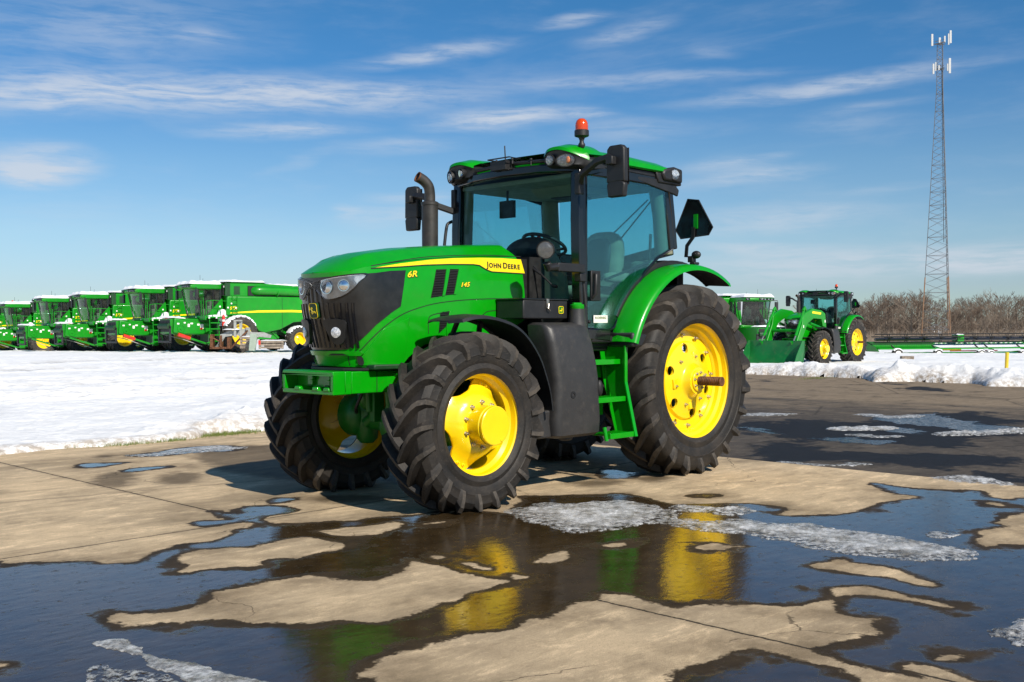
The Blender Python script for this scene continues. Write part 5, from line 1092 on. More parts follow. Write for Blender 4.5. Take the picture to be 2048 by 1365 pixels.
slush([(1.64,1.91),(1.47,1.94),(1.45,2.08),(1.43,2.2),(1.29,2.23),(1.36,2.37),(1.54,2.46),(1.71,2.45),(1.66,2.24),(1.69,2.09),(1.73,1.98)],.045,'small crumbly slush heap in the yellow wheel reflection',3,1.6)
slush([(6.26,2.07),(6.2,2.09),(6.12,2.15),(6.14,2.29),(6.14,2.43),(6.15,2.52),(6.1,2.64),(6.08,2.73),(6.07,2.82),(6.04,2.96),(5.99,3.1),(6.03,3.19),(6.23,2.95),(6.23,2.76),(6.23,2.55),(6.23,2.38),(6.25,2.24),(6.28,2.15)],.028,'strip of white ice in the puddle at the front left of the photo',4,1,thin=.2,nz=.35)
slush([(6.46,2.43),(6.37,2.4),(6.31,2.51),(6.27,2.63),(6.24,2.76),(6.28,2.89),(6.43,2.74),(6.48,2.55)],.010,'dark gritty slush below the white ice strip, front left',5,1,thin=1.0,nz=.6)
slush([(3.36,4.87),(3.2,4.89),(3.06,4.91),(3.05,5.04),(3.4,5.13),(3.52,5.05),(3.49,4.97)],.07,'lump of broken ice at the right edge of the photo',6,1.5)
slush([(1.27,3.67),(1.21,3.73),(1.25,3.88),(1.38,3.88),(1.4,3.78)],.012,'flat scrap of ice just behind the long slush ridge',7)
slush([(3.02,-4.3),(2.67,-4.33),(2.31,-4.43),(1.93,-4.38),(1.69,-4.19),(1.72,-4.0),(2.02,-3.97),(2.41,-4.04),(2.82,-4.03)],.008,'thin pale ice film near the grass on the snow edge',8,1,thin=.9)
slush([(-4.96,-0.24),(-5.47,-0.11),(-5.77,0.32),(-5.34,0.38),(-4.94,0.14),(-4.83,-0.08)],.07,'thin white ice streak nearest the snow bank on the dark asphalt',9,z0=-.012,thin=.1)
slush([(-5.34,0.98),(-5.65,1.12),(-5.93,1.33),(-6.52,1.57),(-6.75,1.87),(-6.23,2.04),(-5.67,1.71),(-5.16,1.43),(-5.07,1.15)],.07,'white ice streak on the asphalt at the right edge of the photo',10,z0=-.012)
slush([(-6.14,-2.49),(-6.6,-2.28),(-6.86,-1.84),(-6.48,-1.76),(-6.0,-2.09)],.02,'thin ice streak on the asphalt right beside the big rear tyre',11,z0=-.012)
slush([(-1.2,2.65),(-1.47,2.7),(-1.62,2.92),(-1.5,3.2),(-1.25,3.43),(-1.13,3.37),(-1.14,3.16),(-1.11,2.91)],.05,'crusty slush along the joint of asphalt and concrete, right',12,z0=-.006)
slush([(-1.34,1.05),(-1.44,1.24),(-1.62,1.56),(-1.92,1.76),(-1.75,1.87),(-1.41,1.67),(-1.28,1.41)],.02,'ice crust on the asphalt edge behind the rear tyre',13,z0=-.010)
slush([(-4.32,0.24),(-4.56,0.4),(-4.55,0.67),(-4.72,0.86),(-4.43,0.86),(-4.21,0.57)],.015,'short ice sliver in the blue asphalt puddle',14,z0=-.012)
slush([(-7.31,-1.06),(-7.61,-0.87),(-7.43,-0.51),(-7.96,-0.34),(-7.48,-0.06),(-7.04,-0.41)],.015,'farthest ice sliver on the asphalt, below the snow bank',15,z0=-.012)
# grass at the snow edge
mg,tg,pg=newmat('winter_grass'); gi=tg.node('ShaderNodeNewGeometry'); tg.link(tg.mix(tg.noise(6,3,.6,gi.outputs['Position']),(.07,.13,.015),(.20,.22,.05)),pg.inputs['Base Color']); pg.inputs['Roughness'].default_value=.8
b=B()
for cx,cy,rx,ry,nn in ((2.45,-5.36,.30,.07,700),(1.95,-5.34,.25,.06,500),(1.15,-5.50,.42,.09,1100),(.75,-5.55,.2,.06,400),(2.9,-5.46,.2,.04,150),(-16.9,-6.9,.7,.12,300)):
    for _ in range(nn):
        x0=cx+random.gauss(0,rx*.6); y0=cy+random.gauss(0,ry); a=random.uniform(0,2*PI); hh=random.uniform(.02,.055); w=.003; l=random.uniform(.0,.03)
        b.add([(x0-w*math.cos(a),y0-w*math.sin(a),0),(x0+w*math.cos(a),y0+w*math.sin(a),0),(x0+l*math.sin(a),y0+l*math.cos(a),hh)],[(0,1,2)])
tag(obj('grass',b,mg,None,0,recalc=False),'green grass poking out along the melting snow edge','grass',kind='stuff')
# ------------------------------------------------------------------ combine harvesters
def simple_wheel(T,c,R,w,rr,sy,name='wheel',nl=20,col='yellow',hw=None):
    b=B().lathe([(rr*.2,w*.18*sy),(rr*.25,w*.20*sy),(rr*.55,w*.10*sy),(rr*.9,w*.05*sy),(rr*.93,w*.38*sy),(rr,w*.40*sy),(rr,w*.46*sy),(rr*.9,w*.40*sy),(rr*.86,w*.0),(rr*.5,w*.03*sy),(rr*.2,w*.08*sy)],(0,0,0),'y',32,closed=True)
    b.lathe([(rr*.16,.0),(rr*.16,w*.26*sy),(rr*.1,w*.3*sy),(0,w*.3*sy)],(0,0,0),'y',14)
    o=obj(name,b,M[col],T,30); o.location=c
    tb=tyre_b(R,rr*.97,w*.40,w*.5,.05*R,nl,c[2],1,lead=.34,seg=44,wid=1.7*R)
    obj('tyre',tb,[M['rubber_far'],M['lugtop']],o,32); return o
def snow_cap(T,x0,x1,y0,y1,z,h=.09,n=14,seed=0,fall=.0):
    rows=[]
    for i in range(n+1):
        u=i/n; r=[]
        for k in range(n+1):
            v=k/n; e=min(1,min(u,1-u,v,1-v)*14)**.5
            r.append((x0+(x1-x0)*u,y0+(y1-y0)*v,z-.01+fall*u+h*e*(.75+.5*mnoise.noise((x0+u*5,v*4,seed)))))
        rows.append(r)
    return obj('snow_cap',B().grid(rows),M['snowcap'],T,60)
def make_combine(number='S770'):
    T=thing('combine_harvester','x','combine harvester')
    G=M['green_far']
    for sy in (1,-1):
        simple_wheel(T,(0,1.22*sy,.985),.985,.52,.56,sy); simple_wheel(T,(0,1.92*sy,.985),.985,.52,.56,sy,'outer_wheel')
        simple_wheel(T,(-3.72,1.45*sy,.70),.70,.58,.36,sy,'rear_wheel')
    b=B().bx(-4.6,.9,-.8,.8,.9,1.9); b.bx(-.35,.95,-.95,.95,.45,1.45); b.bx(.4,1.0,-1.3,1.3,.9,1.8); b.tube([(0,-1.7,.985),(0,1.7,.985)],.16,10); b.tube([(-3.72,-1.3,.70),(-3.72,1.3,.70)],.12,8); b.bx(-.9,.9,-1.15,1.15,1.45,2.0); b.bx(-5.5,-4.4,-.7,.7,1.0,1.9)  # low wide box added between the front wheels to keep light off the rims
    obj('chassis',b,M['engine'],T,30)
    # body side shields with wheel arch
    side=[(.55,3.0),(.62,2.0),(.05,1.98),(-.45,1.95),(-.95,1.52),(-1.25,1.16),(-1.6,1.05),(-2.55,1.22),(-2.9,1.40),(-3.35,1.62),(-3.9,1.66),(-4.4,1.55),(-4.9,1.35),(-6.0,1.32),(-6.6,1.6),(-6.7,2.4),(-6.2,2.95),(-4,3.02)]
    for sy in (1,-1):
        s=obj('side_shield',B().prism(side,'y',1.50*sy,1.66*sy),G,T,30,bev=.04)
        st=[(.40,2.09),(.40,2.14),(-1.2,2.26),(-3.2,2.30),(-6.4,2.22),(-6.4,2.10),(-3.2,2.18),(-1.2,2.15)]
        obj('yellow_stripe',B().prism(st,'y',1.661*sy,1.668*sy),M['yellow_decal'],s,0)
        obj('panel_gap',B().bx(-2.66,-2.64,1.661*sy if sy>0 else -1.666,1.666 if sy>0 else 1.661*sy,1.2,2.98),M['dark'],s,0)
        v,f=textmesh(number,.22,.008,.2); w=max(q[0] for q in v)
        obj('model_number',place_text((v,f),lambda x,y:((.42-x) if sy>0 else (.42-w+x),1.668*sy,2.30+y)),M['yellow_decal'],s,0,recalc=False)
    obj('upper_body',B().prism([(.55,3.02),(.55,3.62),(.30,3.70),(-1.8,3.72),(-3.9,3.62),(-6.0,3.30),(-6.4,2.95)],'y',-1.46,1.46),G,T,30,bev=.04)
    obj('body_core',B().bx(-6.3,.45,-1.5,1.5,1.9,3.03),G,T,30)
    b=B().prism([(.32,3.02),(.60,3.02),(.60,3.70),(.32,3.70)],'y',1.462,1.50); b.bx(-.25,.10,1.462,1.468,3.10,3.55); obj('ladder_bay',b,M['engine'],T)
    b=B().bx(.30,.62,.9,1.3,3.05,3.62); obj('tank_front_panel',b,M['dark'],T)
    b=B()
    for y,z in ((1.35,3.52),(.86,3.52)): b.bx(.61,.63,y-.04,y+.04,z-.05,z+.05)
    obj('marker_lamp',b,M['white'],T)
    # unloading tube
    b=B().tube(smooth_pts([(-.95,1.15,3.30),(-1.15,1.5,3.33),(-1.5,1.62,3.34),(-3,1.64,3.32),(-7.6,1.66,3.18)],4),.235,16); obj('unloading_auger',b,G,T,50)
    b=B().bx(-1.6,-.7,1.45,1.52,3.06,3.58); b.bx(-6,-1.6,1.462,1.5,3.03,3.10); obj('auger_recess',b,M['dark'],T)
    b=B()
    for x in (-2.3,-4.2): b.lathe([(.25,x),(.25,x-.05)],(0,1.645,3.31-.012*(-x)),'x',16)
    obj('auger_band',b,G,T)
    # cab
    P=lambda x,y,z:(x,y,z)
    cab=obj('cab',B().prism([(.62,1.78),(1.75,1.78),(1.82,1.92),(1.72,1.98),(.62,1.98)],'y',-.95,.95),G,T,30,bev=.03)
    b=B()
    for sy in (1,-1):
        b.tube([(1.70,.86*sy,1.95),(1.98,.93*sy,3.38)],.035,6); b.tube([(.98,.97*sy,1.95),(1.05,.98*sy,3.38)],.045,6); b.tube([(.62,.95*sy,1.95),(.62,.97*sy,3.4)],.06,6)
    obj('cab_pillar',b,M['gloss'],cab,30)
    rows=[]
    for i in range(9):
        y=-1+2*i/8; rows.append([(1.70+.14*(1-y*y),y*.86,1.97),(1.86+.14*(1-y*y),y*.90,2.7),(1.98+.13*(1-y*y),y*.93,3.38)])
    obj('windscreen',B().grid(rows),M['glassf'],cab,60)
    b=B()
    for sy in (1,-1): b.add([(1.70,.87*sy,1.97),(.64,.965*sy,1.97),(.64,.975*sy,3.38),(1.98,.94*sy,3.38)],[(0,1,2,3)])
    obj('side_window',b,M['glassf'],cab,0)
    obj('cab_rear_wall',B().bx(.56,.62,-.95,.95,1.9,3.42),M['dkint'],cab)
    b=B().bx(.85,1.25,-.25,.25,2.0,2.35); b.bx(.80,.95,-.25,.25,2.3,2.95); b.ell((.87,0,3.02),(.07,.15,.12)); b.bx(.9,1.4,-.60,-.35,2.0,2.55); b.bx(.9,1.2,.4,.65,2.0,2.5); obj('driver_seat',b,M['seat'],cab,50,bev=.03)
    b=B().tube([(1.45,0,1.98),(1.38,0,2.45)],.05,8); b.tube([(1.36+.08*math.sin(t),.2*math.cos(t),2.48+.17*math.sin(t)) for t in [2*PI*k/16 for k in range(17)]],.02,6); obj('steering_column',b,M['dkint'],cab)
    rf=obj('cab_roof',B().prism([(.5,3.38),(2.0,3.38),(2.28,3.44),(2.36,3.52),(2.28,3.62),(1.6,3.68),(.5,3.68)],'y',-1.02,1.02),G,T,30,bev=.05)
    b=B().bx(2.30,2.375,-.98,-.68,3.44,3.60); b.bx(2.30,2.375,-.05,.98,3.46,3.58); obj('lamp_bar',b,M['gloss'],rf,bev=.02)
    for y in (-.85,.12,.34,.58,.80): lamp_round(Vector((2.385,y,3.52)),(1,0,-.1),.05,.04,rf,'cab_lamp')
    snow_cap(rf,.5,2.32,-1.02,1.02,3.66,.21,seed=1); 
    b=B().tube([(1.5,.35,3.68),(1.5,.35,4.15)],.008,4); b.tube([(1.1,-.2,3.68),(1.1,-.2,4.0)],.008,4); obj('aerial',b,M['dark'],rf)
    for sy in (1,-1):
        b=B().tube([(2.05,.95*sy,3.44),(2.15,1.32*sy,3.44),(2.10,1.36*sy,3.40)],.025,6); b.bx(2.06,2.16,1.28*sy-.10,1.28*sy+.10,2.85,3.36); obj('cab_mirror',b,M['black'],T,30,bev=.03)
        b=B().bx(2.052,2.058,1.28*sy-.08,1.28*sy+.08,2.88,3.33); obj('mirror_back',b,M['beige'],T)
    # upper rear: grain tank covers with snow
    tk=obj('grain_tank_cover',B().prism([(.35,3.70),(.15,3.82),(-1.6,3.82),(-1.9,3.71)],'y',-1.35,1.35),G,T,30,bev=.03)
    snow_cap(tk,-1.85,.5,-1.40,1.46,3.80,.15,seed=3); snow_cap(tk,-3.9,-1.85,-1.4,1.45,3.66,.16,seed=4,fall=-.08); snow_cap(tk,-6.0,-3.9,-1.4,1.45,3.60,.15,seed=5,fall=-.30)
    # platform, ladder, rails on the left
    b=B().bx(.35,1.75,.98,1.60,1.86,1.92); b.bx(1.72,1.78,.95,1.62,1.75,1.95); pf=obj('platform',b,G,T)
    b=B()
    for x in (1.72,1.35,.9,.45): b.tube([(x,1.60,1.9),(x,1.60,2.75)],.018,5)
    b.tube([(1.72,1.60,2.72),(1.35,1.60,2.78),(.9,1.6,2.75),(.45,1.60,2.75)],.018,5); b.tube([(1.72,1.60,2.3),(1.0,1.6,2.3)],.014,5)
    b.tube([(.60,1.55,1.95),(.52,1.62,2.6),(.15,1.7,2.9)],.02,5); b.tube([(.3,1.70,1.35),(.3,1.72,3.1)],.018,5); b.tube([(.02,1.70,1.35),(.02,1.72,3.1)],.018,5)
    for k in range(7): b.tube([(.3,1.71,1.5+k*.22),(.02,1.71,1.5+k*.22)],.014,4)
    for y in (1.02,1.3): b.tube([(1.74,y,1.95),(1.74,y,2.9)],.018,5)
    b.tube([(1.74,1.02,2.9),(1.74,1.3,2.9)],.018,5)
    obj('handrails',b,G,pf)
    b=B().prism([(.50,1.95),(1.45,1.95),(.55,2.95)],'y',1.0,1.05); obj('stair_guard',b,G,pf)
    b=B().ell((.70,1.35,1.98),(.30,.26,.34)); b.ell((1.1,1.4,1.94),(.45,.2,.08)); obj('snow_heap',b,M['snowcap'],T,60)
    b=B().lathe([(.075,1.42),(.08,1.45),(.08,1.92),(.05,2.0),(.02,2.04)],(.82,1.74,0),'z',12); fe=obj('fire_extinguisher',b,M['red'],T,40)
    obj('extinguisher_label',B().lathe([(.082,1.66),(.082,1.76)],(.82,1.74,0),'z',12),M['white'],fe)
    b=B()
    for x in (1.05,1.55):b.tube([(x,1.75,.55),(x,1.62,1.85)],.025,5)
    for k in range(4): b.bx(1.05,1.55,1.66-.0*k,1.80,.6+k*.32,.66+k*.32)
    obj('boarding_ladder',b,G,T)
    b=B()
    for (x,z) in ((1.0,2.45),(.35,2.62),(.55,2.40),(.10,2.38),(1.6,1.86),(1.2,1.86)): b.bx(x-.04,x+.04,1.70,1.72,z-.04,z+.04)
    b.bx(1.825,1.83,.5,.58,1.86,1.92); obj('white_decals',b,M['white'],T)
    # feeder house
    fh=[(.7,1.75),(1.5,1.80),(3.15,1.84),(3.30,1.80),(3.30,1.06),(3.15,1.0),(1.6,.95),(.7,1.1)]
    F=obj('feeder_house',B().prism(fh,'y',-.72,.72),G,T,30,bev=.02)
    b=B().bx(3.28,3.36,-.82,.82,.55,.66); b.bx(3.28,3.36,-.82,.82,1.30,1.44); b.bx(3.28,3.36,.68,.82,.60,1.40); b.bx(3.28,3.36,-.82,-.68,.60,1.40); obj('feeder_frame',b,M['black'],F,bev=.01)
    obj('feeder_mouth',B().bx(3.295,3.302,-.68,.68,1.12,1.74),M['dark'],F)
    obj('feeder_drum',B().tube([(3.32,-.66,1.42),(3.32,.66,1.42)],.15,12),M['engine'],F,40)
    snow_cap(F,2.6,3.42,-.8,.8,1.87,.10,8,seed=8)
    b=B().prism([(1.2,1.60),(2.5,1.72),(3.15,1.86),(3.2,1.10),(2.8,1.0),(1.6,.98),(1.1,1.2)],'y',.74,.90); sh_=obj('side_drive_cover',b,G,F,30,bev=.05)
    b=B().lathe([(.20,.905),(.20,.935),(.17,.935),(.16,.915),(.06,.915),(.05,.96),(0,.96)],(2.80,0,1.28),'y',20); obj('drive_pulley',b,M['green_far'],sh_,30)
    b=B()
    for x,z,w,h in ((2.38,1.46,.12,.16),(2.22,1.56,.14,.08),(1.85,1.50,.13,.10),(1.66,1.40,.18,.24),(2.95,1.55,.12,.08),(2.6,1.60,.10,.07)): b.bx(x-w/2,x+w/2,.905,.912,z-h/2,z+h/2)
    obj('warning_stickers',b,M['white'],sh_)
    b=B().bx(1.62,1.76,.913,.917,1.24,1.33); obj('sticker_print',b,M['red'],sh_)
    b=B().tube([(2.95,.95,.98),(1.5,1.0,.50),(1.3,1.0,.52)],.055,6); b.bx(1.0,1.30,.85,1.0,.40,1.1); obj('lift_cylinder',b,G,T,30)
    b=B().tube([(2.98,.95,.99),(2.35,.97,.78)],.095,10); obj('cylinder_lock',b,M['red'],T)
    b=B().tube([(3.32,-.3,1.0),(2.6,.5,.75),(1.6,.8,.35)],.02,5); obj('drive_shaft',b,M['galv'],T)
    # front right wheel steps seen ahead
    b=B(); 
    for k in range(3): b.bx(1.05,1.25,-1.75,-1.25,.35+.32*k,.42+.32*k)
    obj('right_steps',b,G,T)
    # rear axle clutter, chopper
    b=B().bx(-6.9,-5.6,-1.3,1.3,1.0,1.6); b.tube([(-3.72,1.0,.7),(-2.8,1.2,1.2)],.07,6); b.tube([(-2.6,1.3,.75),(-2.2,1.35,1.1)],.06,6); b.bx(-2.5,-1.3,.9,1.3,.7,1.1); b.bx(-5.6,-5.3,1.1,1.5,.35,.95)
    obj('underframe',b,G,T,30)
    # snow on tyres
    for (x,y,z,R_,w) in ((0,1.92,.985,.985,.5),(-3.72,1.45,.70,.70,.5),(0,1.22,.985,.985,.5)):
        rows=[]
        for i in range(19):
            a=math.radians(28+124*i/18); rr=R_+.01+.018*math.sin(PI*i/18)+.012*((i%2)*2-1); rows.append([(x+(R_-.05)*math.cos(a),y-w*.48,z+(R_-.05)*math.sin(a)),(x+rr*math.cos(a),y-w*.4,z+rr*math.sin(a)),(x+rr*math.cos(a),y+w*.42,z+rr*math.sin(a)),(x+(R_-.07)*math.cos(a),y+w*.50,z+(R_-.07)*math.sin(a))])
        obj('tyre_snow',B().grid(rows),M['snowcap'],T,50)
    return T
RGT=Vector((-.69666,.71739,0)).normalized(); FWD=Vector((-.7173,-.6966,0)).normalized()
cpos=[(-18.15,57.2,0,'nearest combine of the left row, its yellow-striped side and rear wheel in view',''),
(-22.6,61.5,0,'second combine from the right in the left row, white twin aerials on its snowy roof',''),
(-27.7,66.5,0,'third combine from the right end of the left row, red extinguisher by its steps',''),
(-32.1,71.0,0,'fourth combine from the right end of the left row, beside the lower-roofed one',''),
(-37.6,77.5,0,'lower-roofed combine with an orange beacon, second from the left edge of the photo','b'),
(-42.2,81.0,0,'leftmost combine, cut off by the left edge of the photo','')]
PX=[(363,565),(263,573),(168,585),(90,591),(31,604),(-5,607)]
cm=make_combine(); first=True
for i,(X_,D_,_,lb,fl) in enumerate(cpos):
    c=cm if first else dup_tree(cm,None,('cylinder_lock',) if i>1 else ()); first=False
    q=Vector((CAMP[0],CAMP[1],0))+RGT*X_+FWD*D_
    # the listed spot is the cab-roof corner (front, far side); step back to the machine origin
    hd=math.radians(-6.0); off=Vector((2.3*math.cos(hd)+1.0*math.sin(hd),2.3*math.sin(hd)-1.0*math.cos(hd),0))
    q=q-off; zt=CZ[i]
    c.location=(q.x,q.y,zt); c.rotation_euler=(0,0,hd+[0,.01,-.01,.015,0,0][i]); c['label']=lb; c['group']='green combines lined up in the snow'
    if fl=='b':
        c['group']='green combines lined up in the snow'
        bb=obj('roof_beacon',B().lathe([(.07,3.74),(.08,3.76),(.075,3.88),(.04,3.93),(0,3.94)],(1.5,-.2,0),'z',14),M['amber'],c,50)
c=dup_tree(cm,None,('cylinder_lock',)); q=Vector((-48.94,-29.151,0.191)); c.location=(q.x,q.y,-.55); c.rotation_euler=(0,0,math.radians(62)); c['label']='combine seen head-on between the big rear tyre and the loader tractor'; c['group']='green combines lined up in the snow'
# ------------------------------------------------------------------ second tractor with front loader
T2=dup_tree(T1,None,skip=('work_light_bracket','toolbox','emblem','tank_plug'))
T2.location=(-31.643,-13.937,-0.155); T2.rotation_euler=(0,0,math.radians(1.5)); T2.name='loader_tractor'
T2['label']='distant green tractor with a front loader and bucket, parked behind the ploughed snow'; T2['category']='tractor'
tyrz=T2
for sy in (1,-1):
    prof=[(2.05,1.45),(2.15,2.0),(2.45,2.12),(3.2,2.18),(3.75,2.02),(3.95,1.90),(4.0,1.60),(4.55,.75),(4.62,.55),(4.48,.45),(4.32,.62),(3.72,1.42),(3.55,1.62),(3.1,1.80),(2.45,1.78),(2.35,1.5)]
    bm_=obj('loader_arm',B().prism(prof,'y',.56*sy,.68*sy),M['green_far'],T2,30,bev=.02)
    st=obj('arm_stripe',B().prism([(2.5,2.03),(3.2,2.08),(3.25,2.0),(2.55,1.95)],'y',.681*sy,.685*sy),M['yellow_decal'],bm_)
    b=B().tube([(3.72,.62*sy,2.20),(4.50,.66*sy,1.15)],.05,8); b.tube([(3.6,.62*sy,2.1),(3.72,.62*sy,2.22),(3.85,.62*sy,2.1)],.05,6); b.tube([(4.62,.62*sy,.72),(4.75,.62*sy,.95)],.05,6); obj('tilt_cylinder',b,M['green_far'],bm_,40)
    b=B().tube([(4.50,.66*sy,1.15),(4.70,.66*sy,.92)],.028,8); obj('cylinder_rod',b,M['steel'],bm_,40)
    b=B().tube([(2.2,.62*sy,1.40),(3.3,.62*sy,1.62)],.055,8); obj('lift_cylinder',b,M['green_far'],bm_,40)
    b=B().prism([(1.95,2.0),(2.3,2.05),(2.4,1.2),(2.25,.7),(1.95,.7)],'y',.42*sy,.56*sy); obj('loader_mast',b,M['green_far'],T2,30,bev=.01)
    b=B().bx(2.15,2.22,.685*sy-.004,.685*sy+.004,1.65,1.75); b.bx(3.9,3.96,.685*sy-.004,.685*sy+.004,1.45,1.55); obj('warning_stickers',b,M['white'],bm_)
b=B().tube([(4.05,-.6,1.35),(4.05,.6,1.35)],.06,8); obj('cross_tube',b,M['green_far'],T2)
bk=[(4.62,.95),(4.70,.98),(5.05,.62),(5.02,.25),(5.15,.06),(5.75,.03),(5.75,.00),(5.05,.0),(4.86,.10),(4.80,.45)]
bk=[(4.66,.98),(4.72,.98),(4.74,.60),(4.82,.30),(5.0,.10),(5.55,.03),(5.56,.0),(4.95,.05),(4.76,.26),(4.67,.55)]
bo=obj('bucket',B().prism(bk,'y',-1.12,1.12),M['bucket'],T2,30,bev=.006)
b=B()
for y in (-1.12,1.10): b.prism([(4.66,.98),(4.86,.98),(5.30,.45),(5.56,.0),(4.95,.04),(4.74,.26),(4.66,.55)],'y',y,y+.02)
obj('bucket_side',b,M['bucket'],bo)
# ------------------------------------------------------------------ draper header on its trailer
A_=Vector((-54.618,-23.29,-0.518)); B_=Vector((-64.51,-17.406,-0.764)); hd=math.atan2(B_.y-A_.y,B_.x-A_.x); LN=(B_-A_).length+.6
H=thing('grain_header','long green grain header with a black reel, lying on its low trailer before the trees','header',(A_.x,A_.y,-.62),hd); H.scale=(1,1,.80)
Gf=M['green_far']
b=B().prism([(.0,.62),(.35,.60),(.55,.85),(.5,1.12),(.38,1.14),(.1,.95),(-.9,.70),(-.9,.62)],'x',0,LN); obj('header_frame',b,Gf,H,0)
obj('back_sheet',B().bx(0,LN*.36,-.2,.55,.75,1.22),Gf,H)
rows=[[(LN*.36+k*(LN*.62)/40,-.85,.74),(LN*.36+k*(LN*.62)/40,.2,.98),(LN*.36+k*(LN*.62)/40,.25,1.05+.03*(k%2))] for k in range(41)]
obj('snow_on_belt',B().grid(rows),M['snowcap'],H,0)
b=B().tube([(.05,-.35,1.40),(LN-.6,-.35,1.40)],.12,8); obj('reel_tube',b,M['gloss'],H)
for (y,z) in ((-.35,1.80),(-.72,1.60),(.02,1.60),(-.35,1.18)):
    bb=B().tube([(.05,y,z),(LN-.6,y,z)],.045,5)
    k=.12
    while k<LN-.6: bb.tube([(k,y,z),(k+.01,y-.05,z+(.14 if z>1.7 else -.18))],.007,3); k+=.16
    obj('reel_bat',bb,M['dark'],H,0)
b=B(); k=1.0
while k<LN-.6:
    for (y,z) in ((-.35,1.80),(-.72,1.60),(.02,1.60),(-.35,1.18)): b.tube([(k,-.35,1.40),(k+.10,y,z)],.03,4); b.tube([(k,-.35,1.40),(k-.10,y,z)],.03,4)
    k+=1.25
obj('reel_spokes',b,M['dark'],H)
b=B().prism([(-.9,.45),(.5,.45),(.6,1.3),(.2,1.62),(-.2,1.5),(-.8,.9)],'x',LN-.45,LN-.2); b.prism([(-.9,.45),(.5,.45),(.5,1.2),(-.6,.8)],'x',-.05,.0); obj('end_divider',b,Gf,H,bev=.02)
b=B().bx(LN-.52,LN-.46,-.9,-.82,.7,1.9); obj('yellow_end_bar',b,M['yellow_decal'],H)
b=B().bx(LN*.49,LN*.53,-.5,.1,1.2,1.75); obj('reel_drive',b,Gf,H,bev=.04)
snow_cap(H,LN*.485,LN*.535,-.5,.1,1.75,.08,6)
b=B().bx(.6,LN-.3,-.62,-.5,.30,.38); b.tube([(LN-.3,-.55,.34),(LN+.9,-.4,.30)],.04,6); b.tube([(LN*.8,-.6,.34),(LN*.93,-.6,.50),(LN*.95,-.6,.2)],.03,5); tr_=obj('trailer_beam',b,Gf,H)
b=B().bx(LN*.44,LN*.73,-.58,-.52,.42,.50); obj('red_trailer_rail',b,M['red'],H)
b=B().bx(LN*.39,LN*.50,-.66,-.60,.50,.62); obj('amber_trailer_rail',b,M['yellowpost'],H)
for k,(fx,R_) in enumerate(((.10,.34),(.34,.30),(.60,.27),(.66,.24),(.86,.24))):
    w=obj('trailer_wheel',B().lathe([(.0,-.12),(R_*.55,-.13),(R_*.58,-.02),(R_*.55,.05)],(0,0,0),'y',18),M['whitewheel'],H,40); w.location=(LN*fx,-.95,R_)
    obj('tyre',B().lathe([(R_*.58,-.12),(R_*.8,-.14),(R_,-.10),(R_,.10),(R_*.8,.14),(R_*.58,.1)],(0,0,0),'y',22,closed=True),M['rubber_far'],w,40)
    rows=[]
    for i in range(9):
        a=math.radians(35+110*i/8); rows.append([((R_-.02)*math.cos(a),-.12,(R_-.02)*math.sin(a)),((R_+.05)*math.cos(a),-.08,(R_+.05)*math.sin(a)),((R_+.05)*math.cos(a),.08,(R_+.05)*math.sin(a)),((R_-.02)*math.cos(a),.12,(R_-.02)*math.sin(a))])
    obj('tyre_snow',B().grid(rows),M['snowcap'],w,50)
    b=B().tube([(LN*fx-.3,-.75,.95),(LN*fx,-.85,.6),(LN*fx+.35,-.8,.55)],.05,6); obj('gauge_arm',b,M['dark'],H)
# ------------------------------------------------------------------ yellow pipe post and wooden block
q=Vector((-19.833,-3.135,0.087)); P_=obj('yellow_post',B().lathe([(.045,-.1),(.045,.62),(.05,.63),(.05,.66),(.0,.67)],(0,0,0),'z',12).xf(Matrix.Rotation(-.12,4,'Y')),M['yellowpost'],None,40); P_.location=(q.x,q.y,.02)
tag(P_,'leaning yellow plastic pipe sticking out of the ploughed snow at the right','post')
q=Vector((-38.592,-13.956,-0.366))
W_=obj('timber_block',B().bx(-.28,.28,-.12,.12,0,.28),M['wood'],None,0,bev=.01); W_.location=(q.x,q.y,-.30); W_.rotation_euler=(0,0,AZC+PI/2); tag(W_,'short block of brown timber lying alone on the far snow','block')
# ------------------------------------------------------------------ scrap by the nearest combine
def spot(D_,px,base): return Vector(AT(D_,px,base))
def AT(D_,px,base):
    f=F_; X_=(px-1024)/f*D_; u_=Vector((-.01199,-.00763,.9999)); r_=Vector((-.69666,.71739,-.00288)); w_=Vector((-.7173,-.69663,-.01392)); return Vector(CAMP)+w_*D_+r_*X_-u_*((base-682.5)/f*D_)
RZ=AZC+PI/2-PI  # local +x to the right of the photo, +y away
RZ=math.atan2(RGT.y,RGT.x)
q=AT(55,470,698)
J=thing('grey_lift_frame','grey steel attachment frame with rusty feet standing in front of the nearest combine','machine part',(q.x,q.y,q.z),RZ)
b=B().prism([(-1.1,.0),(-.95,.0),(-.75,.75),(-.2,.95),(.55,1.05),(.9,.85),(1.5,.85),(1.9,.70),(1.85,.55),(1.2,.62),(.7,.55),(.1,.70),(-.5,.62),(-.75,.2),(-.95,.0)][:-1],'y',-.05,.05); obj('side_plate',b,M['grey'],J,0,bev=.01)
b=B().bx(.0,.12,-.25,-.10,.6,1.45); b.bx(.25,.38,-.1,.05,.5,1.5); b.bx(-.02,.4,-.2,.0,1.42,1.5); b.bx(.62,.80,-.2,.0,.1,1.1); obj('upright',b,M['grey'],J,0,bev=.01)
b=B().bx(-1.25,-1.1,-.2,.2,0,.75); b.bx(-.75,-.65,-.2,.2,0,.7); b.bx(-1.25,-.2,-.2,.1,.0,.10); b.tube([(-1.1,-.1,.55),(-.7,-.1,.35)],.04,6); b.bx(-.35,-.2,-.25,.2,0,.6); obj('rusty_feet',b,M['rust'],J,0,bev=.01)
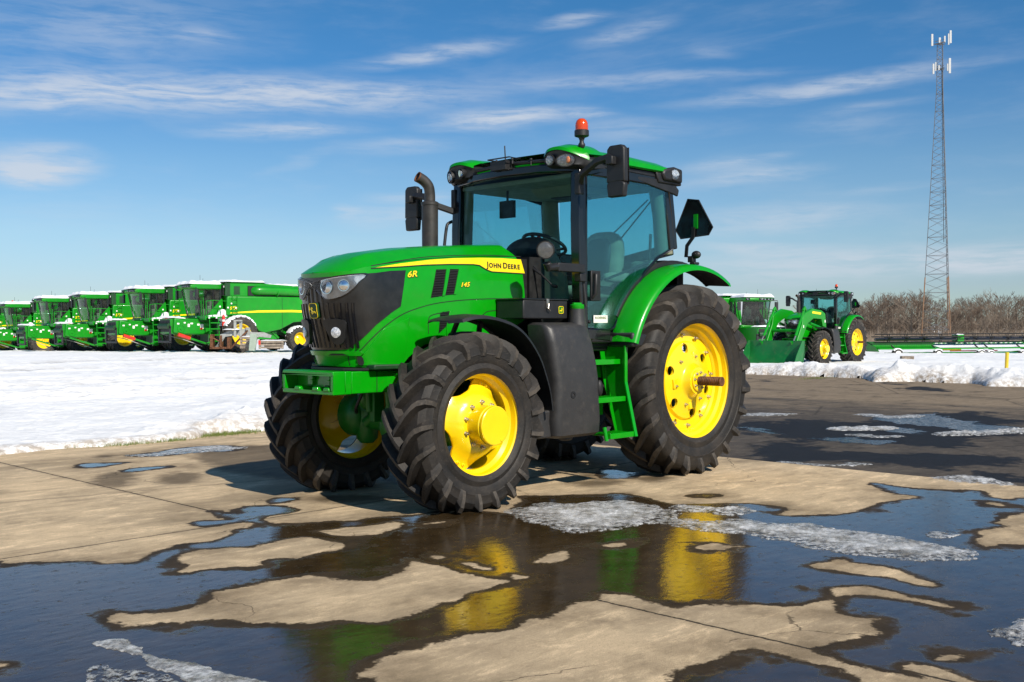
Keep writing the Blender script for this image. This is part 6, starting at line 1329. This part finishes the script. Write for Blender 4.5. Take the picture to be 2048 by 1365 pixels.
b=B().tube([(-.15,-.3,.02),(.75,-.35,.95)],.05,8); obj('rusty_bar',b,M['rust'],J)
snow_cap(J,-.6,.3,-.3,.3,1.0,.07,6,seed=9)
def crate(nm,px,w,h,lab,D_=54,base=698,mat='wood',slats=4,dp=.9):
    q=AT(D_,px,base); K=thing(nm,lab,nm.replace('_',' '),(q.x,q.y,q.z),RZ)
    b=B()
    for k in range(slats): z=h*(k+.12)/slats; b.bx(-w/2,w/2,-.03,.0,z,z+h/slats*.72)
    obj('slats',b,M[mat],K)
    for x in (-w/2,w/2-.10): obj('corner_post',B().bx(x,x+.10,.0,.10,0,h),M[mat],K)
    obj('deck_boards',B().bx(-w/2,w/2,.0,dp,h-.06,h-.01),M[mat],K)
    snow_cap(K,-w/2,w/2,0,dp,h,.05,6,seed=px)
    return K
crate('wooden_crate',495,.75,.62,'grey slatted wooden crate between the grey frame and the pale green post')
crate('wooden_pallet',542,1.25,.42,'low wooden pallet under snow beside the rear wheel of the nearest combine',slats=3)
q=AT(53.5,506,702); b=B().prism([(-.20,0),(.12,0),(.22,.85),(-.12,.86)],'y',-.1,.1); o=obj('pale_green_post',b,M['greenish'],None,0,bev=.02); o.location=q; o.rotation_euler=(0,0,RZ); tag(o,'pale green post leaning between the crate and the pallet','post')
q=AT(53,519,690); b=B().bx(-.05,.05,-.03,.03,0,.22); o=obj('red_marker',b,M['red'],None,0); o.location=q; o.rotation_euler=(0,0,RZ); tag(o,'small red marker hanging over the snowy pallet','marker')
q=AT(56,438,700); b=B()
for k in range(5): b.tube([(.28*math.cos(t),.28*math.sin(t),.62+k*.11) for t in [2*PI*i/14 for i in range(15)]],.05,6)
b.bx(-.15,.15,-.15,.15,0,.6); o=obj('coiled_hose_stack',b,M['dark'],None,40); o.location=AT(57,452,700); tag(o,'stack of black rings on a stand behind the grey frame','hose')
# ------------------------------------------------------------------ lattice mast
q=AT(145,1880,692)
TW=thing('lattice_tower','tall three-legged lattice phone mast with white antenna panels on top','tower',(q.x,q.y,q.z-.3),math.radians(20))
HT=39.6; TS=1.075
def legp(k,z):
    r=1.98*(1-z/HT)**1.05*.86+.36 if z<36 else .36; r=max(.36,2.45-(2.45-.46)*min(1,z/34)); a=math.radians(120*k+RZD); return Vector((r*math.cos(a),r*math.sin(a),z))
RZD=35
for k in range(3):
    lg=obj('leg',B().tube([legp(k,z) for z in (9.0 if k==0 else 9.0,14,20,26,33,38.6)],.05,5),M['galv'],TW,0)
    obj('lower_leg',B().tube([legp(k,z) for z in (0,5,9.0)],.08,6),M['rustleg'],lg,0)
zz=[0]; 
while zz[-1]<38: zz.append(zz[-1]+ (2.35 if zz[-1]<16 else 1.7 if zz[-1]<30 else 1.1))
for k in range(3):
    b=B()
    for i,(a,c) in enumerate(zip(zz,zz[1:])):
        c=min(c,38.6); b.tube([legp(k,c),legp((k+1)%3,c)],.022,4) if i%2==0 or a<22 else None
        m=(a+c)/2
        b.tube([legp(k,a),legp((k+1)%3,m)],.02,3); b.tube([legp((k+1)%3,m),legp(k,c)],.02,3); b.tube([legp((k+1)%3,a),legp(k,m)],.016,3); b.tube([legp(k,m),legp((k+1)%3,c)],.016,3)
    obj('lattice_bracing',b,M['galv'],TW,0)
b=B(); 
for dx in (-.12,-.06,0,.06,.12): b.tube([legp(1,13.5)*.6+Vector((dx,0,13.5*.4)),legp(1,35.6)*.6+Vector((dx*.6,0,35.6*.4))],.035,4)
obj('cable_run',b,M['towerdark'],TW,0)
for z,rr,n in ((38.6,.95,3),(35.4,.80,3)):
    b=B()
    for k in range(3):
        a0=math.radians(120*k+RZD); a1=math.radians(120*k+120+RZD); b.tube([(rr*math.cos(a0),rr*math.sin(a0),z),(rr*math.cos(a1),rr*math.sin(a1),z)],.04,5); b.tube([(0,0,z),(rr*math.cos(a0),rr*math.sin(a0),z)],.04,5); b.tube([(rr*.8*math.cos(a0),rr*.8*math.sin(a0),z+.35),(rr*.8*math.cos(a1),rr*.8*math.sin(a1),z+.35)],.025,4)
    obj('antenna_platform',b,M['galv'],TW,0)
for (px,z0,z1,w) in ((-1.28,38.25,39.75,.26),(1.22,38.6,40.2,.26),(.95,38.4,39.8,.18),(-.25,38.6,39.3,.28),(.42,38.7,39.5,.22),(-1.1,34.7,36.0,.24),(-.8,35.1,36.2,.16),(1.12,34.8,36.7,.30),(.82,35.1,36.0,.18),(-.35,35.2,35.8,.2)):
    v=(Matrix.Rotation(RZ-math.radians(20),4,'Z')@Vector((px,-.25,0))); o=obj('antenna_panel',B().bx(-w/2,w/2,-.07,.07,z0,z1),M['antw'],TW,0,bev=.02); o.location=v; o.rotation_euler=(0,0,RZ-math.radians(20))
TW.scale=(1,1,TS)
# ------------------------------------------------------------------ bare trees
def bare_tree(seed,h,spread,fine=1):
    r=random.Random(seed); tr=B(); cr=B()
    def seg(b,p,d,l,rad,depth,n):
        q=p+d*l; mid=p+d*l*.5+Vector((r.uniform(-1,1),r.uniform(-1,1),0))*l*.05
        b.tube([p,mid,q],rad,n,rr=[rad,rad*.85,rad*.68]); return q
    def grow(p,d,l,rad,depth):
        n=5 if depth<2 else 3
        q=seg(cr,p,d,l,rad,depth,n)
        if depth>=(5 if fine else 4): return
        k=r.choice((2,3,3)) if depth<4 else 3
        for _ in range(k):
            a=r.uniform(0,2*PI); t=r.uniform(.25,.75)
            nd=(d+Vector((math.cos(a),math.sin(a),0))*t+Vector((0,0,.16))).normalized()
            s=p+(q-p)*r.uniform(.45,1.0); grow(s,nd,l*r.uniform(.6,.82),max(.012,rad*r.uniform(.45,.62)),depth+1)
    p=Vector((0,0,-.3)); d=Vector((r.uniform(-.08,.08),r.uniform(-.08,.08),1)).normalized(); rad=h*.016
    hh=h*.75; pts=[p+d*hh*t+Vector((r.uniform(-1,1),r.uniform(-1,1),0))*.1 for t in (0,.3,.6,1)]
    tr.tube(pts,rad,6,rr=[rad*1.3,rad,rad*.7,rad*.3])
    for i in range(11):
        t=r.uniform(.12,1.0); s=p+d*hh*t; a=r.uniform(0,2*PI); nd=(Vector((math.cos(a),math.sin(a),0))*spread+Vector((0,0,.55+.5*t))).normalized()
        grow(s,nd,h*r.uniform(.16,.27)*(1.2-.5*t),rad*.42*(1.1-.5*t),1)
    return tr,cr
protos=[]
kinds=['straight thin','broad spreading','leaning forked','tall dense','low bushy']
for s_ in range(5):
    tr,cr=bare_tree(100+s_,8.0,(.7,1.25,.9,.65,1.3)[s_]); protos.append((tr,cr))
trees=[]
rt=random.Random(4)
txs=[1688,1706,1722,1741,1757,1772,1790,1806,1822,1838,1852,1868,1886,1903,1917,1934,1949,1966,1983,2001,2017,2034,2050,2068,1583,1612,1638,1600,1660,1673]
topy=lambda x: np.interp(x,[1560,1640,1690,1715,1740,1790,1840,1870,1905,1950,1985,2012,2050,2100],[592,600,606,588,577,576,570,584,594,582,578,566,574,572])
made={}
for i,px in enumerate(txs):
    k=(i*3+rt.randrange(2))%5; D_=rt.uniform(150,168); q=AT(D_,px,692); q.z=-2.0
    topz=CAMP[2]+(652-topy(px)+rt.uniform(-16,7))/F_*D_; sc=(topz-q.z)/8.6
    thin=px<1685
    T_=thing('bare_tree','x','tree',tuple(q),rt.uniform(0,6.28),'bare trees along the edge of the far wood')
    if k not in made:
        t1=obj('trunk',protos[k][0],M['bark2'],T_,0); c1=obj('crown',protos[k][1],M['bark' if k%2 else 'bark2'],T_,0,recalc=False); made[k]=(t1,c1)
    else:
        for src_ in made[k]: c_=src_.copy(); COL.objects.link(c_); c_.parent=T_
    T_.scale=(sc*rt.uniform(.9,1.15),sc*rt.uniform(.9,1.15),sc)
    trees.append((T_,px,k))
trees.sort(key=lambda t:t[1]); 
for n_,(T_,px,k) in enumerate(trees):
    where='left of the phone mast' if px<1845 else ('behind the phone mast' if px<1912 else 'right of the phone mast')
    grp=[t for t in trees if (t[1]<1685)==(px<1685) and ((t[1]<1845),(t[1]<1912))==((px<1845),(px<1912))]
    i_=[t[0] for t in grp].index(T_)+1
    w_=['first','second','third','fourth','fifth','sixth','seventh','eighth','ninth','tenth','eleventh','twelfth','thirteenth'][i_-1]
    if px<1685: T_['label']=f'{w_} from left of the thin bare trees showing above the loader tractor'
    else: T_['label']=f'bare {kinds[k]} tree, {w_} from the left among those {where}'
# dense wood behind as one mass
def merge_wood(n):
    V=[];Fq=[];off=0; r_=random.Random(9); base=[]
    for k in range(3):
        tr,cr=bare_tree(300+k,8.0,(.9,1.2,.8)[k],0); base.append((np.array([tuple(v) for v in tr.v+cr.v]),[f for f in tr.f]+[tuple(i+len(tr.v) for i in f) for f in cr.f]))
    for i in range(n):
        v,f=base[i%3]; px=r_.uniform(1690,2150); D_=r_.uniform(168,235); q=AT(D_,px,690); sc=(CAMP[2]+(652-topy(px)-r_.uniform(0,36)*r_.random()**.6)/F_*D_+2.2)/8.6
        if r_.random()<.35: sc*=.6; D_=158
        a=r_.uniform(0,6.28); R_=np.array([[math.cos(a),-math.sin(a),0],[math.sin(a),math.cos(a),0],[0,0,1]])
        V.append((v*[sc*1.2,sc*1.2,sc])@R_.T+np.array([q.x,q.y,-2.2])); Fq+= [tuple(j+off for j in g) for g in f]; off+=len(v)
    return np.concatenate(V),Fq
v,f=merge_wood(150); b=B(); b.v=[tuple(q) for q in v]; b.f=f; b.m=[0]*len(f)
tag(obj('distant_wood',b,M['bark'],None,0,recalc=False),'dense brown leafless wood filling the horizon behind the front trees','wood',kind='stuff')
b=B(); r_=random.Random(12)
for i in range(9000):
    px=r_.uniform(1480,2150) if i%5 else r_.uniform(1480,1700); D_=r_.uniform(140,158); q=AT(D_,px,690); h_=r_.uniform(.6,2.6)*(1 if px>1690 else .4); a=r_.uniform(0,6.28); l=r_.uniform(0,.5); w=.025
    b.add([(q.x-w,q.y+w,-2),(q.x+w,q.y-w,-2),(q.x+l*math.cos(a),q.y+l*math.sin(a),-1.6+h_)],[(0,1,2)])
tag(obj('undergrowth',b,M['bark2'],None,0,recalc=False),'tangled brown undergrowth at the foot of the bare trees','undergrowth',kind='stuff')
# ------------------------------------------------------------------ camera, sun, sky
CAMP=[8.295730155830768,6.633805397420733,1.3842758070869594]
MT=[[-0.696665,-0.011993,0.717296],[0.717391,-0.007628,0.696629],[-0.002883,0.999899,0.013918]]
cam=D.cameras.new('camera'); co=D.objects.new('camera',cam); COL.objects.link(co)
cam.sensor_width=36; cam.lens=36*2118.556712514856/2048; cam.clip_end=6000; cam.clip_start=.05
co.matrix_world=Matrix([[MT[0][0],MT[0][1],MT[0][2],CAMP[0]],[MT[1][0],MT[1][1],MT[1][2],CAMP[1]],[MT[2][0],MT[2][1],MT[2][2],CAMP[2]],[0,0,0,1]])
SC.camera=co
sd=Vector((.27,1.28,1.0)).normalized()
sl=D.lights.new('sun','SUN'); sl.energy=4.9; sl.angle=math.radians(.55); sl.color=(1,.93,.82)
so=D.objects.new('sun',sl); COL.objects.link(so); so.rotation_euler=sd.to_track_quat('Z','Y').to_euler()
W=D.worlds.new('World'); SC.world=W; W.use_nodes=True; t=NT(W); n=W.node_tree.nodes; bg=n['Background']
sky=t.node('ShaderNodeTexSky'); sky.sky_type='NISHITA'; sky.sun_disc=False; sky.sun_elevation=math.asin(sd.z); sky.sun_rotation=math.atan2(sd.x,sd.y); sky.air_density=1.0; sky.dust_density=.3; sky.ozone_density=2.2; sky.altitude=250
tc=t.node('ShaderNodeTexCoord').outputs['Generated']
sx=t.node('ShaderNodeSeparateXYZ'); t.link(tc,sx.inputs[0])
az=t.math('ARCTAN2',sx.outputs[1],sx.outputs[0]); el=t.math('ARCSINE',sx.outputs[2])
cb=t.node('ShaderNodeCombineXYZ'); t.link(az,cb.inputs[0]); t.link(el,cb.inputs[1])
# planar projected coordinates for the high cloud texture
dz=t.math('MAXIMUM',sx.outputs[2],.03); cp=t.node('ShaderNodeCombineXYZ'); t.link(t.math('DIVIDE',sx.outputs[0],dz),cp.inputs[0]); t.link(t.math('DIVIDE',sx.outputs[1],dz),cp.inputs[1])
wv=t.node('ShaderNodeTexNoise'); wv.inputs['Scale'].default_value=9; wv.inputs['Detail'].default_value=5; t.link(t.mapping(cb.outputs[0],(1,3.5,1)),wv.inputs['Vector'])
vm=t.node('ShaderNodeVectorMath',_operation='MULTIPLY_ADD'); t.link(wv.outputs['Color'],vm.inputs[0]); vm.inputs[1].default_value=(.06,.018,0); t.link(cb.outputs[0],vm.inputs[2])
wp=vm.outputs[0]
CL=[((-2.0558,0.2072),0.2219074598677998,0.012747875354107648,1.5,1.0),((-1.9455,0.1909),0.08970727101038715,0.007554296506137866,0,0.5),((-2.1563,0.1785),0.08026440037771483,0.005193578847969783,3,0.75),((-2.3648,0.1938),0.08498583569405099,0.006137865911237016,4,0.95),((-2.4494,0.1975),0.028328611898016998,0.0033050047214353163,0,0.6),((-2.2571,0.2108),0.12275731822474033,0.010387157695939566,2,0.5),((-2.2946,0.2486),0.08970727101038715,0.005193578847969783,8,0.75),((-2.4262,0.2791),0.03777148253068933,0.004721435316336166,8,0.6),((-2.4821,0.2674),0.05193578847969783,0.005193578847969783,10,0.5),((-2.6622,0.2127),0.141643059490085,0.005193578847969783,4,0.75),((-2.4821,0.2262),0.1558073654390935,0.00424929178470255,0,0.45),((-1.9489,0.1399),0.05193578847969783,0.0113314447592068,3,0.85),((-1.9411,0.1302),0.042492917847025496,0.0056657223796034,-3,0.5),((-2.5738,0.1482),0.05193578847969783,0.00424929178470255,6,0.55),((-2.5918,0.1368),0.0708215297450425,0.004721435316336166,5,0.6),((-2.6186,0.0963),0.10387157695939565,0.009442870632672332,2,0.5),((-2.5918,0.0719),0.061378659112370164,0.00424929178470255,-2,0.6),((-2.7135,0.058),0.21718602455146366,0.009442870632672332,1,0.75),((-2.7985,0.0515),0.07554296506137866,0.0066100094428706326,2,0.5),((-2.002,0.2554),0.1558073654390935,0.023607176581680833,5,0.38),((-2.0949,0.2565),0.028328611898016998,0.00424929178470255,5,0.4),((-2.4774,0.1807),0.06610009442870633,0.0084985835694051,1,0.4),((-2.2567,0.1053),0.056657223796033995,0.0084985835694051,1,0.45),((-2.215,0.1085),0.014164305949008499,0.00424929178470255,0,0.4),((-2.28,0.1221),0.047214353163361665,0.003777148253068933,0,0.4),((-2.2663,0.1677),0.061378659112370164,0.0056657223796034,3,0.4),((-2.1742,0.1509),0.03777148253068933,0.003777148253068933,20,0.25),((-2.5557,0.2476),0.028328611898016998,0.0056657223796034,0,0.25),((-2.6879,0.1796),0.0708215297450425,0.004721435316336166,0,0.2),((-2.6964,0.192),0.056657223796033995,0.003777148253068933,3,0.3),((-2.7007,0.1202),0.07554296506137866,0.003777148253068933,2,0.2),((-2.6186,0.0418),0.141643059490085,0.0056657223796034,0,0.3),((-1.9804,0.098),0.12275731822474033,0.0084985835694051,0,0.12)]
tot=None
for (a,e),hl,hw,tl,st in CL:
    q=t.mapping(wp,(hl*1.35,hw*2.2,1),(0,0,math.radians(-tl)),(a+.030,e+.009,0),'TEXTURE')
    ln=t.node('ShaderNodeVectorMath',_operation='LENGTH'); t.link(q,ln.inputs[0]); g=t.smooth(ln.outputs['Value'],0,1,st,0)
    tot=g if tot is None else t.math('ADD',tot,g)
fn=t.noise(16,9,.62,t.mapping(wp,(1,8,1),(0,0,math.radians(-3)))); f2=t.noise(9,6,.6,t.mapping(cb.outputs[0],(1,4,1),(0,0,math.radians(-12)),(3,1,0)))
tot=t.math('MULTIPLY',tot,t.smooth(fn,.30,.64,.30,1.25)); 
f3=t.noise(.9,7,.62,t.mapping(cp.outputs[0],(1,.35,1),(0,0,.9)),.6)
gen=t.math('MULTIPLY',t.smooth(f3,.52,.85,0,.30),t.smooth(el,.05,.25)); tot=t.math('ADD',tot,gen)
tot=t.math('ADD',tot,t.math('MULTIPLY',t.smooth(f2,.45,.8),.16)); tot=t.math('MINIMUM',t.math('MULTIPLY',tot,.70),.80)
hs=t.node('ShaderNodeHueSaturation'); t.link(sky.outputs[0],hs.inputs['Color']); hs.inputs['Saturation'].default_value=SKYSAT; hs.inputs['Value'].default_value=1
cr=t.node('ShaderNodeValToRGB'); t.link(sx.outputs[2],cr.inputs[0]); E_=cr.color_ramp.elements
for i_,(q_,c_) in enumerate([(0,(.62,.85,1.0)),(.035,(.64,.77,1.0)),(.082,(.70,.85,1.0)),(.148,(.58,.82,.99)),(.225,(.33,.71,1.0)),(.30,(.29,.72,1.02)),(.6,(.42,.78,1.0)),(1,(.55,.82,1.0))]):
    e_=E_[i_] if i_<2 else E_.new(q_); e_.position=q_; e_.color=(*[min(1,v_) for v_ in c_],1)
mulc=t.node('ShaderNodeMix'); mulc.data_type='RGBA'; mulc.blend_type='MULTIPLY'; mulc.inputs[0].default_value=1; t.link(hs.outputs[0],mulc.inputs[6]); t.link(cr.outputs[0],mulc.inputs[7])
mixed=t.mix(tot,mulc.outputs[2],CLOUDCOL)
t.link(mixed,bg.inputs[0]); bg.inputs[1].default_value=SKYSTR
SC.view_settings.view_transform='Standard'; SC.view_settings.look='None'; SC.view_settings.exposure=EXPO; SC.view_settings.gamma=1
SC.cycles.transparent_max_bounces=24; SC.cycles.max_bounces=8; SC.cycles.caustics_reflective=False; SC.cycles.caustics_refractive=False
